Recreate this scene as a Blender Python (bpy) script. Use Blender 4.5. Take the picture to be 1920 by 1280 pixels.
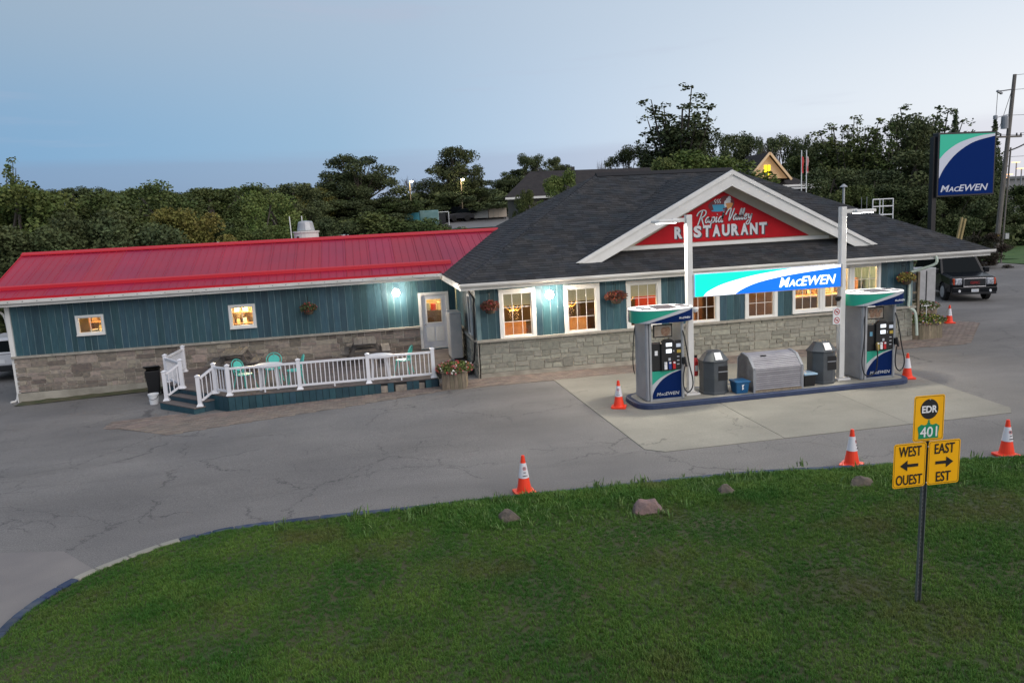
import bpy, bmesh, math, random
from mathutils import Vector, Matrix, noise
R = math.radians
random.seed(11)
for o in list(bpy.data.objects): bpy.data.objects.remove(o, do_unlink=True)
SC = bpy.context.scene; COL = SC.collection

# ---------------------------------------------------------------- camera, sky, sun, exposure
cd = bpy.data.cameras.new('camera'); cam = bpy.data.objects.new('camera', cd); COL.objects.link(cam)
Rv = Vector((0.97870315, -0.19908755, -0.05004289)); Uv = Vector((0.079523, 0.1429554, 0.98652919)); Fv = Vector((0.18925178, 0.96949879, -0.15574294))
m3 = Matrix((Rv, Uv, -Fv)).transposed()
cam.matrix_world = Matrix.Translation((0, 0, 5.0)) @ m3.to_4x4()
cd.sensor_width = 36; cd.lens = 27.309; cd.clip_end = 3000; cd.clip_start = .1
SC.camera = cam
SC.view_settings.view_transform = 'Standard'; SC.view_settings.look = 'None'
SC.view_settings.exposure = 0.35; SC.view_settings.gamma = 1.0; SC.view_settings.use_curve_mapping = False

def srgb(r, g, b):
    f = lambda c: (c/255/12.92) if c/255 <= .04045 else ((c/255+.055)/1.055)**2.4
    return (f(r), f(g), f(b), 1)

W = bpy.data.worlds.new('World'); SC.world = W; W.use_nodes = True
nt = W.node_tree; nt.nodes.clear(); N = nt.nodes.new; LK = nt.links.new
def wn(t, **k):
    n = N(t)
    for a, b in k.items(): setattr(n, a, b)
    return n
tc = wn('ShaderNodeTexCoord')
nrm = wn('ShaderNodeVectorMath', operation='NORMALIZE'); LK(tc.outputs['Generated'], nrm.inputs[0])
sep = wn('ShaderNodeSeparateXYZ'); LK(nrm.outputs[0], sep.inputs[0])
dot = wn('ShaderNodeVectorMath', operation='DOT_PRODUCT'); LK(nrm.outputs[0], dot.inputs[0]); dot.inputs[1].default_value = (.981, -.192, 0)
def ramp(src, pts, lo=0., hi=1.):
    mr = wn('ShaderNodeMapRange'); mr.inputs[1].default_value = lo; mr.inputs[2].default_value = hi; LK(src, mr.inputs[0])
    r = wn('ShaderNodeValToRGB'); LK(mr.outputs[0], r.inputs[0]); e = r.color_ramp.elements
    while len(e) > 1: e.remove(e[-1])
    for i, (p, c) in enumerate(pts):
        q = (p-lo)/(hi-lo)
        x = e[0] if i == 0 else e.new(q)
        x.position = q; x.color = c
    return r.outputs[0]
low = ramp(dot.outputs['Value'], [(-1, srgb(98, 126, 158)), (-.5, srgb(108, 140, 172)), (-.2, srgb(128, 156, 184)), (.05, srgb(160, 180, 204)), (.3, srgb(196, 204, 218)), (.55, srgb(214, 215, 222)), (1, srgb(240, 222, 206))], -1, 1)
mid = ramp(dot.outputs['Value'], [(-1, srgb(104, 140, 178)), (-.5, srgb(118, 157, 192)), (-.2, srgb(140, 172, 200)), (.05, srgb(172, 192, 214)), (.3, srgb(202, 212, 224)), (.55, srgb(220, 224, 230)), (1, srgb(236, 228, 222))], -1, 1)
top = ramp(dot.outputs['Value'], [(-1, srgb(128, 148, 172)), (-.5, srgb(144, 164, 184)), (-.1, srgb(160, 178, 198)), (.2, srgb(180, 194, 210)), (.55, srgb(200, 210, 222)), (1, srgb(214, 216, 222))], -1, 1)
zen = wn('ShaderNodeRGB'); zen.outputs[0].default_value = srgb(170, 178, 194)
def mixc(fac, a, b):
    m = wn('ShaderNodeMix', data_type='RGBA')
    if hasattr(fac, 'default_value') or hasattr(fac, 'links'): LK(fac, m.inputs[0])
    else: m.inputs[0].default_value = fac
    LK(a, m.inputs[6]); LK(b, m.inputs[7]); return m.outputs[2]
def mrange(src, a, b, c=0., d=1., smooth=True):
    m = wn('ShaderNodeMapRange'); m.interpolation_type = 'SMOOTHSTEP' if smooth else 'LINEAR'
    for i, v in enumerate((a, b, c, d)): m.inputs[i+1].default_value = v
    LK(src, m.inputs[0]); return m.outputs[0]
Z = sep.outputs['Z']
c1 = mixc(mrange(Z, 0.0, .09), low, mid)
c2 = mixc(mrange(Z, .08, .27), c1, top)
c3 = mixc(mrange(Z, .3, .9), c2, zen.outputs[0])
# thin cloud bank low over the horizon and faint streaks
mp = wn('ShaderNodeMapping'); mp.inputs['Scale'].default_value = (2.2, 2.2, 34); LK(nrm.outputs[0], mp.inputs[0])
nz = wn('ShaderNodeTexNoise'); nz.inputs['Scale'].default_value = 1.6; nz.inputs['Detail'].default_value = 5; nz.inputs['Roughness'].default_value = .55; LK(mp.outputs[0], nz.inputs['Vector'])
nadd = wn('ShaderNodeMath', operation='MULTIPLY_ADD'); LK(nz.outputs[0], nadd.inputs[0]); nadd.inputs[1].default_value = .03; LK(Z, nadd.inputs[2])
bank = mrange(nadd.outputs[0], .088, .112, .38, 0)
cb = ramp(dot.outputs['Value'], [(-1, srgb(116, 130, 160)), (-.4, srgb(126, 138, 166)), (0, srgb(148, 156, 182)), (.5, srgb(186, 184, 200)), (1, srgb(205, 190, 195))], -1, 1)
c4 = mixc(bank, c3, cb)
mp2 = wn('ShaderNodeMapping'); mp2.inputs['Scale'].default_value = (2.4, 2.4, 26); mp2.inputs['Location'].default_value = (3.1, .4, .2); LK(nrm.outputs[0], mp2.inputs[0])
nz2 = wn('ShaderNodeTexNoise'); nz2.inputs['Scale'].default_value = 1.3; nz2.inputs['Detail'].default_value = 4; LK(mp2.outputs[0], nz2.inputs['Vector'])
cc2 = wn('ShaderNodeRGB'); cc2.outputs[0].default_value = srgb(168, 172, 192)
c5 = mixc(mrange(nz2.outputs[0], .6, .76, 0, .3), c4, cc2.outputs[0])
sky = wn('ShaderNodeTexSky'); sky.sky_type = 'NISHITA'; sky.sun_disc = False; sky.sun_elevation = R(3); sky.sun_rotation = R(110); sky.dust_density = .6
skm = wn('ShaderNodeVectorMath', operation='SCALE'); LK(sky.outputs[0], skm.inputs[0]); skm.inputs['Scale'].default_value = .12
c6 = mixc(.06, c5, skm.outputs[0])
bg = wn('ShaderNodeBackground'); LK(c6, bg.inputs[0]); bg.inputs[1].default_value = 0.99
wo = wn('ShaderNodeOutputWorld'); LK(bg.outputs[0], wo.inputs[0])

sl = bpy.data.lights.new('sun', 'SUN'); sl.energy = 1.25; sl.angle = R(60); sl.color = (1, .9, .84)
so = bpy.data.objects.new('sun', sl); COL.objects.link(so); so.rotation_euler = (R(52), 0, R(32)); so.location = (60, -60, 40)

# ---------------------------------------------------------------- materials
MATS = {}
def mat(name, c1, c2=None, scale=3., rough=.7, metal=0., bump=0., bscale=40., orand=0., irand=0., spec=.5, emit=None, es=0., stretch=None, trans=0., detail=5, ramp_=(.35, .65)):
    if name in MATS: return MATS[name]
    m = bpy.data.materials.new(name); m.use_nodes = True; t = m.node_tree; n = t.nodes; l = t.links
    b = n['Principled BSDF']; b.inputs['Roughness'].default_value = rough; b.inputs['Metallic'].default_value = metal
    b.inputs['Specular IOR Level'].default_value = spec
    g = n.new('ShaderNodeNewGeometry'); pos = g.outputs['Position']
    if stretch:
        mm = n.new('ShaderNodeMapping'); mm.inputs['Scale'].default_value = stretch; l.new(pos, mm.inputs[0]); pos = mm.outputs[0]
    c1 = tuple(c1[:3])+(1,)
    if c2 is not None:
        c2 = tuple(c2[:3])+(1,)
        z = n.new('ShaderNodeTexNoise'); z.inputs['Scale'].default_value = scale; z.inputs['Detail'].default_value = detail; l.new(pos, z.inputs['Vector'])
        mr = n.new('ShaderNodeMapRange'); mr.inputs[1].default_value = ramp_[0]; mr.inputs[2].default_value = ramp_[1]; l.new(z.outputs[0], mr.inputs[0])
        x = n.new('ShaderNodeMix'); x.data_type = 'RGBA'; l.new(mr.outputs[0], x.inputs[0]); x.inputs[6].default_value = c1; x.inputs[7].default_value = c2
        col = x.outputs[2]
    else:
        rg = n.new('ShaderNodeRGB'); rg.outputs[0].default_value = c1; col = rg.outputs[0]
    for amt, kind in ((orand, 'o'), (irand, 'i')):
        if amt:
            if kind == 'o': s = n.new('ShaderNodeObjectInfo').outputs['Random']
            else: s = g.outputs['Random Per Island']
            hs = n.new('ShaderNodeHueSaturation'); l.new(col, hs.inputs['Color'])
            mr = n.new('ShaderNodeMapRange'); mr.inputs[3].default_value = 1-amt; mr.inputs[4].default_value = 1+amt; l.new(s, mr.inputs[0]); l.new(mr.outputs[0], hs.inputs['Value'])
            mh = n.new('ShaderNodeMath'); mh.operation = 'MULTIPLY_ADD'; mh.inputs[1].default_value = 7.13; mh.inputs[2].default_value = 0; l.new(s, mh.inputs[0])
            fr = n.new('ShaderNodeMath'); fr.operation = 'FRACT'; l.new(mh.outputs[0], fr.inputs[0])
            m2 = n.new('ShaderNodeMapRange'); m2.inputs[3].default_value = .5-amt*.06; m2.inputs[4].default_value = .5+amt*.06; l.new(fr.outputs[0], m2.inputs[0]); l.new(m2.outputs[0], hs.inputs['Hue'])
            col = hs.outputs[0]
    l.new(col, b.inputs['Base Color'])
    if bump:
        z2 = n.new('ShaderNodeTexNoise'); z2.inputs['Scale'].default_value = bscale; z2.inputs['Detail'].default_value = 4; l.new(pos, z2.inputs['Vector'])
        bp = n.new('ShaderNodeBump'); bp.inputs['Strength'].default_value = bump; bp.inputs['Distance'].default_value = .02; l.new(z2.outputs[0], bp.inputs['Height']); l.new(bp.outputs[0], b.inputs['Normal'])
    if emit:
        b.inputs['Emission Color'].default_value = tuple(emit[:3])+(1,); b.inputs['Emission Strength'].default_value = es
    if trans: b.inputs['Transmission Weight'].default_value = trans
    m['col'] = 0
    MATS[name] = m; return m
def glassmat(name, tint=(1, 1, 1), refl=.12):
    m = bpy.data.materials.new(name); m.use_nodes = True; t = m.node_tree; n = t.nodes; l = t.links; n.clear()
    a = n.new('ShaderNodeBsdfTransparent'); a.inputs[0].default_value = (*tint, 1); g = n.new('ShaderNodeBsdfGlossy'); g.inputs['Roughness'].default_value = .03
    x = n.new('ShaderNodeMixShader'); fr = n.new('ShaderNodeFresnel'); fr.inputs[0].default_value = 1.45
    ad = n.new('ShaderNodeMath'); ad.operation = 'MULTIPLY_ADD'; ad.inputs[1].default_value = 1.; ad.inputs[2].default_value = refl-.04; l.new(fr.outputs[0], ad.inputs[0])
    l.new(ad.outputs[0], x.inputs[0]); l.new(a.outputs[0], x.inputs[1]); l.new(g.outputs[0], x.inputs[2])
    o = n.new('ShaderNodeOutputMaterial'); l.new(x.outputs[0], o.inputs[0]); return m
M_white = mat('white_trim', (.74, .73, .70), (.68, .67, .64), 2.5, .45)
M_fascia = mat('white_fascia_metal', (.7, .69, .66), (.56, .54, .5), 1.2, .4, stretch=(1, 1, 6))
M_teal = mat('teal_painted_board', (.022, .062, .082), (.034, .09, .112), 3, .45, orand=.25, bump=.25, bscale=30, stretch=(6, 6, .8))
M_tealdk = mat('teal_skirting', (.012, .05, .07), (.022, .07, .09), 3, .65, orand=.2, bump=.2)
M_gap = mat('worn_gap_paint', (.08, .15, .17), (.24, .33, .35), 4, .7, stretch=(3, 3, .5))
M_mortar = mat('mortar', (.54, .49, .41), (.42, .38, .32), 6, .9, bump=.3)
M_stone = mat('wing_stone', (.29, .24, .19), (.19, .165, .145), 9, .85, orand=.4, bump=.5, bscale=25)
M_stone2 = mat('front_stone', (.30, .29, .24), (.21, .21, .18), 9, .85, orand=.22, bump=.5, bscale=25)
M_cap = mat('stone_cap', (.36, .33, .28), (.28, .26, .22), 5, .8, bump=.2)
M_conc = mat('concrete', (.36, .34, .29), (.27, .26, .22), .9, .85, bump=.25, bscale=60, detail=8)
M_found = mat('foundation_concrete', (.4, .37, .31), (.25, .23, .19), 2.2, .9, bump=.3)
M_red = mat('red_roof_steel', (.37, .009, .040), (.29, .009, .042), .5, .42, spec=.45, orand=.07)
M_redtrim = mat('red_trim_steel', (.5, .010, .022), None, rough=.4, spec=.3)
M_shing = mat('asphalt_shingle', (.022, .027, .034), (.040, .038, .038), 1.6, .95, irand=.38, bump=.4, bscale=80)
M_ridge = mat('ridge_vent', (.012, .012, .014), None, rough=.8)
M_dark = mat('black_metal', (.012, .012, .014), None, rough=.4)
M_blackpl = mat('black_plastic', (.012, .012, .013), None, rough=.45)
M_grey = mat('grey_paint', (.3, .31, .33), (.25, .26, .28), 3, .4)
M_lgrey = mat('light_grey_metal', (.45, .46, .47), (.38, .39, .4), 4, .35, metal=.3)
M_wood = mat('weathered_wood', (.27, .22, .15), (.17, .14, .1), 5, .85, orand=.25, bump=.3, stretch=(5, 5, 1))
M_woodg = mat('grey_wood', (.14, .125, .11), (.09, .08, .072), 5, .85, orand=.2, bump=.3)
M_deck = mat('deck_board', (.15, .12, .11), (.1, .085, .08), 4, .75, orand=.2, bump=.2, stretch=(1, 6, 1))
M_paver = mat('clay_paver', (.22, .17, .14), (.18, .15, .13), 3, .85, orand=.15, irand=.2, bump=.2)
M_orange = mat('cone_orange', (.95, .05, .012), None, rough=.45)
M_collar = mat('cone_reflective_collar', (.75, .73, .76), None, rough=.3)
M_black = mat('black_print', (.01, .01, .012), None, rough=.5)
M_whitep = mat('white_print', (.8, .8, .8), None, rough=.5)
M_yellow = mat('sign_yellow', (.95, .47, .006), (.9, .43, .005), 4, .35)
M_green = mat('print_green', (.005, .25, .11), None, rough=.4)
M_navy = mat('brand_navy', (.003, .018, .095), None, rough=.5, spec=.06)
M_bgreen = mat('brand_green', (.02, .36, .24), None, rough=.35)
M_silver = mat('brand_silver', (.5, .52, .55), None, rough=.3)
M_bin = mat('bin_grey_plastic', (.075, .085, .095), (.06, .068, .075), 3, .5)
M_bluepl = mat('blue_plastic', (.01, .1, .24), None, rough=.35)
M_turq = mat('turquoise_paint', (.08, .5, .42), None, rough=.4)
M_redpaint = mat('red_paint', (.5, .01, .012), None, rough=.35)
M_tyre = mat('tyre_rubber', (.012, .012, .012), None, rough=.85)
M_chrome = mat('chrome', (.6, .6, .62), None, rough=.15, metal=1)
M_bark = mat('bark', (.06, .05, .04), (.1, .085, .07), 6, .9, bump=.4, stretch=(4, 4, 1))
M_winglass = glassmat('window_glass', (.95, .95, .93), .1)
M_carglass = mat('car_glass', (.008, .011, .013), None, rough=.15, spec=.03)
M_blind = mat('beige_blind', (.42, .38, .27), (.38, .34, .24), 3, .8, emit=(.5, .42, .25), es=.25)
def leafmat(name, a, b):
    m = mat(name, a, b, .45, .75, irand=.22, orand=.2, spec=.2); return m
LEAF = [leafmat('leaf_dark', (.058, .078, .034), (.10, .12, .048)), leafmat('leaf_mid', (.068, .098, .030), (.115, .138, .044)), leafmat('leaf_bright', (.085, .135, .034), (.135, .17, .05)), leafmat('leaf_yellow', (.13, .135, .035), (.19, .165, .045)), leafmat('leaf_brown', (.06, .04, .03), (.05, .055, .03))]

# ---------------------------------------------------------------- object helpers
def T(name, label, cat, loc=(0, 0, 0), rz=0, group=None):
    o = bpy.data.objects.new(name, None); COL.objects.link(o); o.location = loc; o.rotation_euler = (0, 0, rz); o.empty_display_size = .2
    o['label'] = label; o['category'] = cat
    if group: o['group'] = group
    return o
def tag(o, label, cat, group=None):
    o['label'] = label; o['category'] = cat
    if group: o['group'] = group
    return o
def struct(o, kind='structure'): o['kind'] = kind; return o
def link(me, name, mt=None, parent=None, loc=(0, 0, 0), rot=(0, 0, 0), sc=(1, 1, 1)):
    o = bpy.data.objects.new(name, me); COL.objects.link(o)
    if parent: o.parent = parent
    o.location = loc; o.rotation_euler = rot; o.scale = sc
    if mt is not None and not me.materials: me.materials.append(mt)
    return o
def rootloc(p):
    v = Vector((0, 0, 0))
    while p is not None: v += p.location; p = p.parent
    return v
class MB:
    def __init__(s): s.v = []; s.f = []; s.m = []; s.mats = []; s.X = Matrix.Identity(4)
    def _mi(s, m):
        if m not in s.mats: s.mats.append(m)
        return s.mats.index(m)
    def add(s, vs, fs, m=None):
        k = len(s.v); s.v += [tuple(s.X @ Vector(v)) for v in vs]; s.f += [tuple(i+k for i in f) for f in fs]
        mi = s._mi(m) if m is not None else 0
        s.m += [mi]*len(fs); return s
    def box(s, x0, x1, y0, y1, z0, z1, m=None):
        return s.add([(x, y, z) for z in (z0, z1) for y in (y0, y1) for x in (x0, x1)], [(0, 2, 3, 1), (4, 5, 7, 6), (0, 1, 5, 4), (2, 6, 7, 3), (0, 4, 6, 2), (1, 3, 7, 5)], m)
    def prism(s, pts, ax, a, b, m=None):
        n = len(pts)
        def P(p, t): return {'x': (t, p[0], p[1]), 'y': (p[0], t, p[1]), 'z': (p[0], p[1], t)}[ax]
        vs = [P(p, a) for p in pts]+[P(p, b) for p in pts]
        return s.add(vs, [tuple(range(n)), tuple(range(2*n-1, n-1, -1))]+[(i, i+n, (i+1) % n+n, (i+1) % n) for i in range(n)], m)
    def tube(s, pts, r, n=6, m=None, cap=True):
        rs = r if isinstance(r, (list, tuple)) else [r]*len(pts); P = [Vector(p) for p in pts]; vs = []; fs = []; up = None
        for i, p in enumerate(P):
            d = (P[min(i+1, len(P)-1)]-P[max(i-1, 0)]).normalized()
            if up is None: up = Vector((0, 0, 1)) if abs(d.z) < .9 else Vector((1, 0, 0))
            a = d.cross(up).normalized(); b = a.cross(d); up = b if b.length > .1 else up
            for k in range(n):
                t = 2*math.pi*(k+.5)/n; vs.append(p+(a*math.cos(t)+b*math.sin(t))*rs[i])
        for i in range(len(P)-1):
            for k in range(n): fs.append((i*n+k, i*n+(k+1) % n, (i+1)*n+(k+1) % n, (i+1)*n+k))
        if cap: fs += [tuple(range(n-1, -1, -1)), tuple(range((len(P)-1)*n, len(P)*n))]
        return s.add(vs, fs, m)
    def bar(s, p, q, w, h, m=None):
        p = Vector(p); q = Vector(q); d = (q-p).normalized(); up = Vector((0, 0, 1)) if abs(d.z) < .95 else Vector((0, 1, 0))
        a = d.cross(up).normalized()*w/2; b = a.cross(d).normalized()*h/2
        vs = [e+i*a+j*b for e in (p, q) for i, j in ((-1, -1), (1, -1), (1, 1), (-1, 1))]
        return s.add(vs, [(3, 2, 1, 0), (4, 5, 6, 7), (0, 1, 5, 4), (1, 2, 6, 5), (2, 3, 7, 6), (3, 0, 4, 7)], m)
    def lathe(s, prof, n=12, c=(0, 0, 0), m=None, sx=1, sy=1, ph=0):
        vs = []; fs = []; k = len(prof)
        for (r, z) in prof:
            for j in range(n):
                t = 2*math.pi*j/n+ph; vs.append((c[0]+r*math.cos(t)*sx, c[1]+r*math.sin(t)*sy, c[2]+z))
        for i in range(k-1):
            for j in range(n): fs.append((i*n+j, i*n+(j+1) % n, (i+1)*n+(j+1) % n, (i+1)*n+j))
        fs += [tuple(range(n-1, -1, -1)), tuple(range((k-1)*n, k*n))]
        return s.add(vs, fs, m)
    def mesh(s, name, smooth=False, fix=False):
        me = bpy.data.meshes.new(name); me.from_pydata(s.v, [], s.f)
        for m in s.mats: me.materials.append(m)
        if len(s.mats) > 1: me.polygons.foreach_set('material_index', s.m)
        if smooth: me.polygons.foreach_set('use_smooth', [True]*len(me.polygons))
        me.update()
        if fix:
            b = bmesh.new(); b.from_mesh(me); bmesh.ops.recalc_face_normals(b, faces=b.faces); b.to_mesh(me); b.free()
        return me
    def build(s, name, mt=None, parent=None, world=False, smooth=False, bev=0, seg=1, auto=True):
        if world and parent is not None:
            off = rootloc(parent); s.v = [(v[0]-off.x, v[1]-off.y, v[2]-off.z) for v in s.v]
        me = s.mesh(name, smooth, True)
        if mt is not None and not s.mats: me.materials.append(mt)
        o = link(me, name, None, parent)
        if bev:
            b = o.modifiers.new('bevel', 'BEVEL'); b.width = bev; b.segments = seg; b.limit_method = 'ANGLE'; b.angle_limit = R(35)
        return o
def cubemesh(name, bev=0.0, jit=0.0, seed=0, mt=None):
    rnd = random.Random(seed); b = bmesh.new(); bmesh.ops.create_cube(b, size=1)
    if bev: bmesh.ops.bevel(b, geom=b.edges[:], offset=bev, segments=1, affect='EDGES')
    for v in b.verts:
        v.co += Vector((rnd.uniform(-jit, jit), rnd.uniform(-jit, jit), rnd.uniform(-jit, jit)))
    me = bpy.data.meshes.new(name); b.to_mesh(me); b.free()
    if mt: me.materials.append(mt)
    return me
FONT = None
def txt(s, name, mt, parent, w, h, loc, rot=(R(90), 0, 0), depth=.004, shear=0., bold=0., world=False, align='L'):
    """lettering fitted to width w and height h (either may be None)"""
    cu = bpy.data.curves.new('t', 'FONT'); cu.body = s; cu.size = 1; cu.shear = shear; cu.offset = bold; cu.extrude = .5; cu.resolution_u = 3
    ob = bpy.data.objects.new('t', cu); COL.objects.link(ob)
    dg = bpy.context.evaluated_depsgraph_get(); me = bpy.data.meshes.new_from_object(ob.evaluated_get(dg))
    bpy.data.objects.remove(ob); me.name = name
    xs = [v.co.x for v in me.vertices]; ys = [v.co.y for v in me.vertices]
    x0, x1, y0, y1 = min(xs), max(xs), min(ys), max(ys)
    sx = w/(x1-x0) if w else h/(y1-y0); sy = h/(y1-y0) if h else sx
    ox = {'L': x0, 'C': (x0+x1)/2, 'R': x1}[align]
    for v in me.vertices: v.co = Vector(((v.co.x-ox)*sx, (v.co.y-y0)*sy, v.co.z*depth))
    me.materials.clear(); me.materials.append(mt)
    l = Vector(loc)
    if world and parent is not None: l = l-rootloc(parent)
    return link(me, name, None, parent, l, rot)
def smallcaps(first, small, big, name, mt, parent, x, y, z, w, h, depth=.004):
    """word mark with a tall first letter, small capitals, then tall capitals; bold, slanted; in the XZ plane facing -Y"""
    obs = [txt(first, name, mt, parent, None, h, (0, 0, 0), depth=depth, shear=.25, bold=.012), txt(small, name, mt, parent, None, h*.74, (0, 0, 0), depth=depth, shear=.25, bold=.018), txt(big, name, mt, parent, None, h, (0, 0, 0), depth=depth, shear=.25, bold=.012)]
    ws = [max(v.co.x for v in o.data.vertices) for o in obs]; g = h*.03; k = w/(sum(ws)-h*.30); cx = x
    for o, ww in zip(obs, ws):
        for v in o.data.vertices: v.co.x *= k
        o.location = (cx, y, z); cx += (ww-h*.13)*k
def ss(t): t = max(0., min(1., t)); return t*t*(3-2*t)
def tz(X, Y):
    z = -0.028*max(0, min(16, 3.65-X))*ss((Y-14)/10)
    z += 6.2*ss((Y-45)/70)*(1-.8*ss((X-25)/35))
    return z
def curve(pts, n):
    """resample a polyline (2D or 3D) to n points, smooth"""
    P = [Vector(p) for p in pts]; out = []
    for i in range(n):
        t = i/(n-1)*(len(P)-1); k = min(int(t), len(P)-2); u = t-k
        p0 = P[max(k-1, 0)]; p1 = P[k]; p2 = P[k+1]; p3 = P[min(k+2, len(P)-1)]
        out.append(.5*((2*p1)+(-p0+p2)*u+(2*p0-5*p1+4*p2-p3)*u*u+(-p0+3*p1-3*p2+p3)*u**3))
    return out
# ================================================================ GROUND, ROADS, SETTING
def sheet(name, xs, ys, zf, mt):
    vs = [(x, y, zf(x, y)) for y in ys for x in xs]; n = len(xs)
    fs = [(j*n+i, j*n+i+1, (j+1)*n+i+1, (j+1)*n+i) for j in range(len(ys)-1) for i in range(n-1)]
    me = bpy.data.meshes.new(name); me.from_pydata(vs, [], fs); me.materials.append(mt)
    me.polygons.foreach_set('use_smooth', [True]*len(fs)); return struct(link(me, name))
def lin(a, b, n): return [a+(b-a)*i/(n-1) for i in range(n)]
M_field = mat('field_grass', (.035, .06, .018), (.075, .09, .03), .35, .9, bump=.8, bscale=6, detail=8)
# dry patches in the field
def wear(m, speck=.3, sscale=38, cscale=.3, cw=.0065, cmask=(.44, .54), stain=(.6, .74, .5), dark=(.035, .034, .035, 1), patch=.0):
    """speckle, warped cracks, oil stains and broad pale and dark patches laid over a material's colour"""
    t = m.node_tree; n = t.nodes; l = t.links; b = n['Principled BSDF']; col = b.inputs['Base Color'].links[0].from_socket
    g = n.new('ShaderNodeNewGeometry'); pos = g.outputs['Position']
    def noi(sc, det=5, dist=0., vec=None, ro=.5):
        z = n.new('ShaderNodeTexNoise'); z.inputs['Scale'].default_value = sc; z.inputs['Detail'].default_value = det; z.inputs['Distortion'].default_value = dist; z.inputs['Roughness'].default_value = ro; l.new(vec or pos, z.inputs['Vector']); return z
    def mr(src, a, c, d, e):
        q = n.new('ShaderNodeMapRange'); 
        for k, v in enumerate((a, c, d, e)): q.inputs[k+1].default_value = v
        l.new(src, q.inputs[0]); return q.outputs[0]
    def mul(a, c):
        q = n.new('ShaderNodeMath'); q.operation = 'MULTIPLY'; l.new(a, q.inputs[0])
        if isinstance(c, float): q.inputs[1].default_value = c
        else: l.new(c, q.inputs[1])
        return q.outputs[0]
    f = mul(mr(noi(sscale, 3, ro=.8).outputs[0], .3, .7, 1-speck, 1+speck), mr(noi(sscale*4, 2).outputs[0], .3, .7, 1-speck*.8, 1+speck*.8))
    mp = n.new('ShaderNodeMapping'); mp.inputs['Scale'].default_value = (.45, 1.3, 1); mp.inputs['Rotation'].default_value = (0, 0, .1); l.new(pos, mp.inputs[0])
    f = mul(f, mr(noi(.35, 7, .4, mp.outputs[0], .62).outputs[0], .32, .68, 1-patch, 1+patch))
    v = n.new('ShaderNodeVectorMath'); v.operation = 'SCALE'; l.new(col, v.inputs[0]); l.new(f, v.inputs['Scale'])
    def cracks(sc, w, warp):
        wz = noi(1.1, 9, 0, None, .68); wv = n.new('ShaderNodeVectorMath'); wv.operation = 'MULTIPLY_ADD'; l.new(wz.outputs['Color'], wv.inputs[0]); wv.inputs[1].default_value = (warp, warp, 0); l.new(pos, wv.inputs[2])
        vo = n.new('ShaderNodeTexVoronoi'); vo.feature = 'DISTANCE_TO_EDGE'; vo.inputs['Scale'].default_value = sc; l.new(wv.outputs[0], vo.inputs['Vector']); return mr(vo.outputs[0], w*.3, w, 1, 0)
    c1 = mul(cracks(cscale, cw, 1.3), mr(noi(.45).outputs[0], cmask[0], cmask[1], 0, 1))
    c2 = mul(cracks(cscale*2.7, cw*1.4, .7), mr(noi(.6, 4, 0, mp.outputs[0]).outputs[0], cmask[1], cmask[1]+.06, 0, .8))
    s2 = mr(noi(.8, 7, .8, mp.outputs[0], .65).outputs[0], stain[0], stain[1], 0, stain[2]); s3 = mr(noi(2.3, 4).outputs[0], .68, .74, 0, stain[2])
    cur = c1
    for o_ in (c2, s2, s3):
        q = n.new('ShaderNodeMath'); q.operation = 'MAXIMUM'; l.new(cur, q.inputs[0]); l.new(o_, q.inputs[1]); cur = q.outputs[0]
    x = n.new('ShaderNodeMix'); x.data_type = 'RGBA'; l.new(mul(cur, .6), x.inputs[0]); l.new(v.outputs[0], x.inputs[6]); x.inputs[7].default_value = dark
    l.new(x.outputs[2], b.inputs['Base Color']); return m
M_asph = wear(mat('asphalt', (.155, .148, .143), (.192, .182, .172), .35, .85, bump=.6, bscale=70, detail=9), .34, 34, .3, .0065, (.42, .52), (.58, .74, .45), (.04, .038, .04, 1), .16)
xs = lin(-600, -80, 12)[:-1]+lin(-80, 90, 86)+lin(90, 600, 12)[1:]; ys = lin(-60, 0, 8)[:-1]+lin(0, 50, 26)[:-1]+lin(50, 160, 56)+lin(160, 1200, 14)[1:]
sheet('ground', xs, ys, lambda x, y: tz(x, y)-.03, M_field)
sheet('parking_lot', lin(-16.5, 46.4, 70), lin(1.5, 50.2, 50), tz, M_asph)
# green verge across the lane on the right, and the rear gravel lane
M_verge = mat('verge_grass', (.04, .10, .02), (.07, .13, .03), .8, .9, bump=.8, bscale=18)
sheet('verge', lin(20, 120, 30), lin(50.3, 66, 9), lambda x, y: tz(x, y)+.05+.25*noise.noise(Vector((x*.2, y*.2, 0))), M_verge)
sheet('side_verge', lin(46.2, 130, 30), lin(30, 50.4, 12), lambda x, y: tz(x, y)+.04+.06*noise.noise(Vector((x*.4, y*.4, 0))), M_verge)
M_lot = mat('far_lot_asphalt', (.16, .16, .17), (.2, .2, .2), .3, .9)
sheet('far_parking_lot', lin(2, 24, 8), lin(88, 106, 8), lambda x, y: tz(x, y)+.06, M_lot)
M_hay = mat('dry_grass', (.16, .12, .055), (.09, .1, .035), .7, .95, bump=.8, bscale=9)
sheet('dry_field', lin(-14, -2, 12), lin(64, 74, 8), lambda x, y: tz(x, y)+.12+.4*noise.noise(Vector((x*.3, y*.3, 3))), M_hay)
# strip of weedy dirt along the wing foundation
M_dirt = mat('weedy_dirt', (.10, .085, .05), (.045, .06, .02), 3, .95, bump=.8, bscale=20)
sheet('weedy_strip', lin(-11.7, -6.4, 20), lin(28.5, 29.25, 4), lambda x, y: tz(x, y)+.02+.03*noise.noise(Vector((x*3, y*3, 0))), M_dirt)

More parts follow.
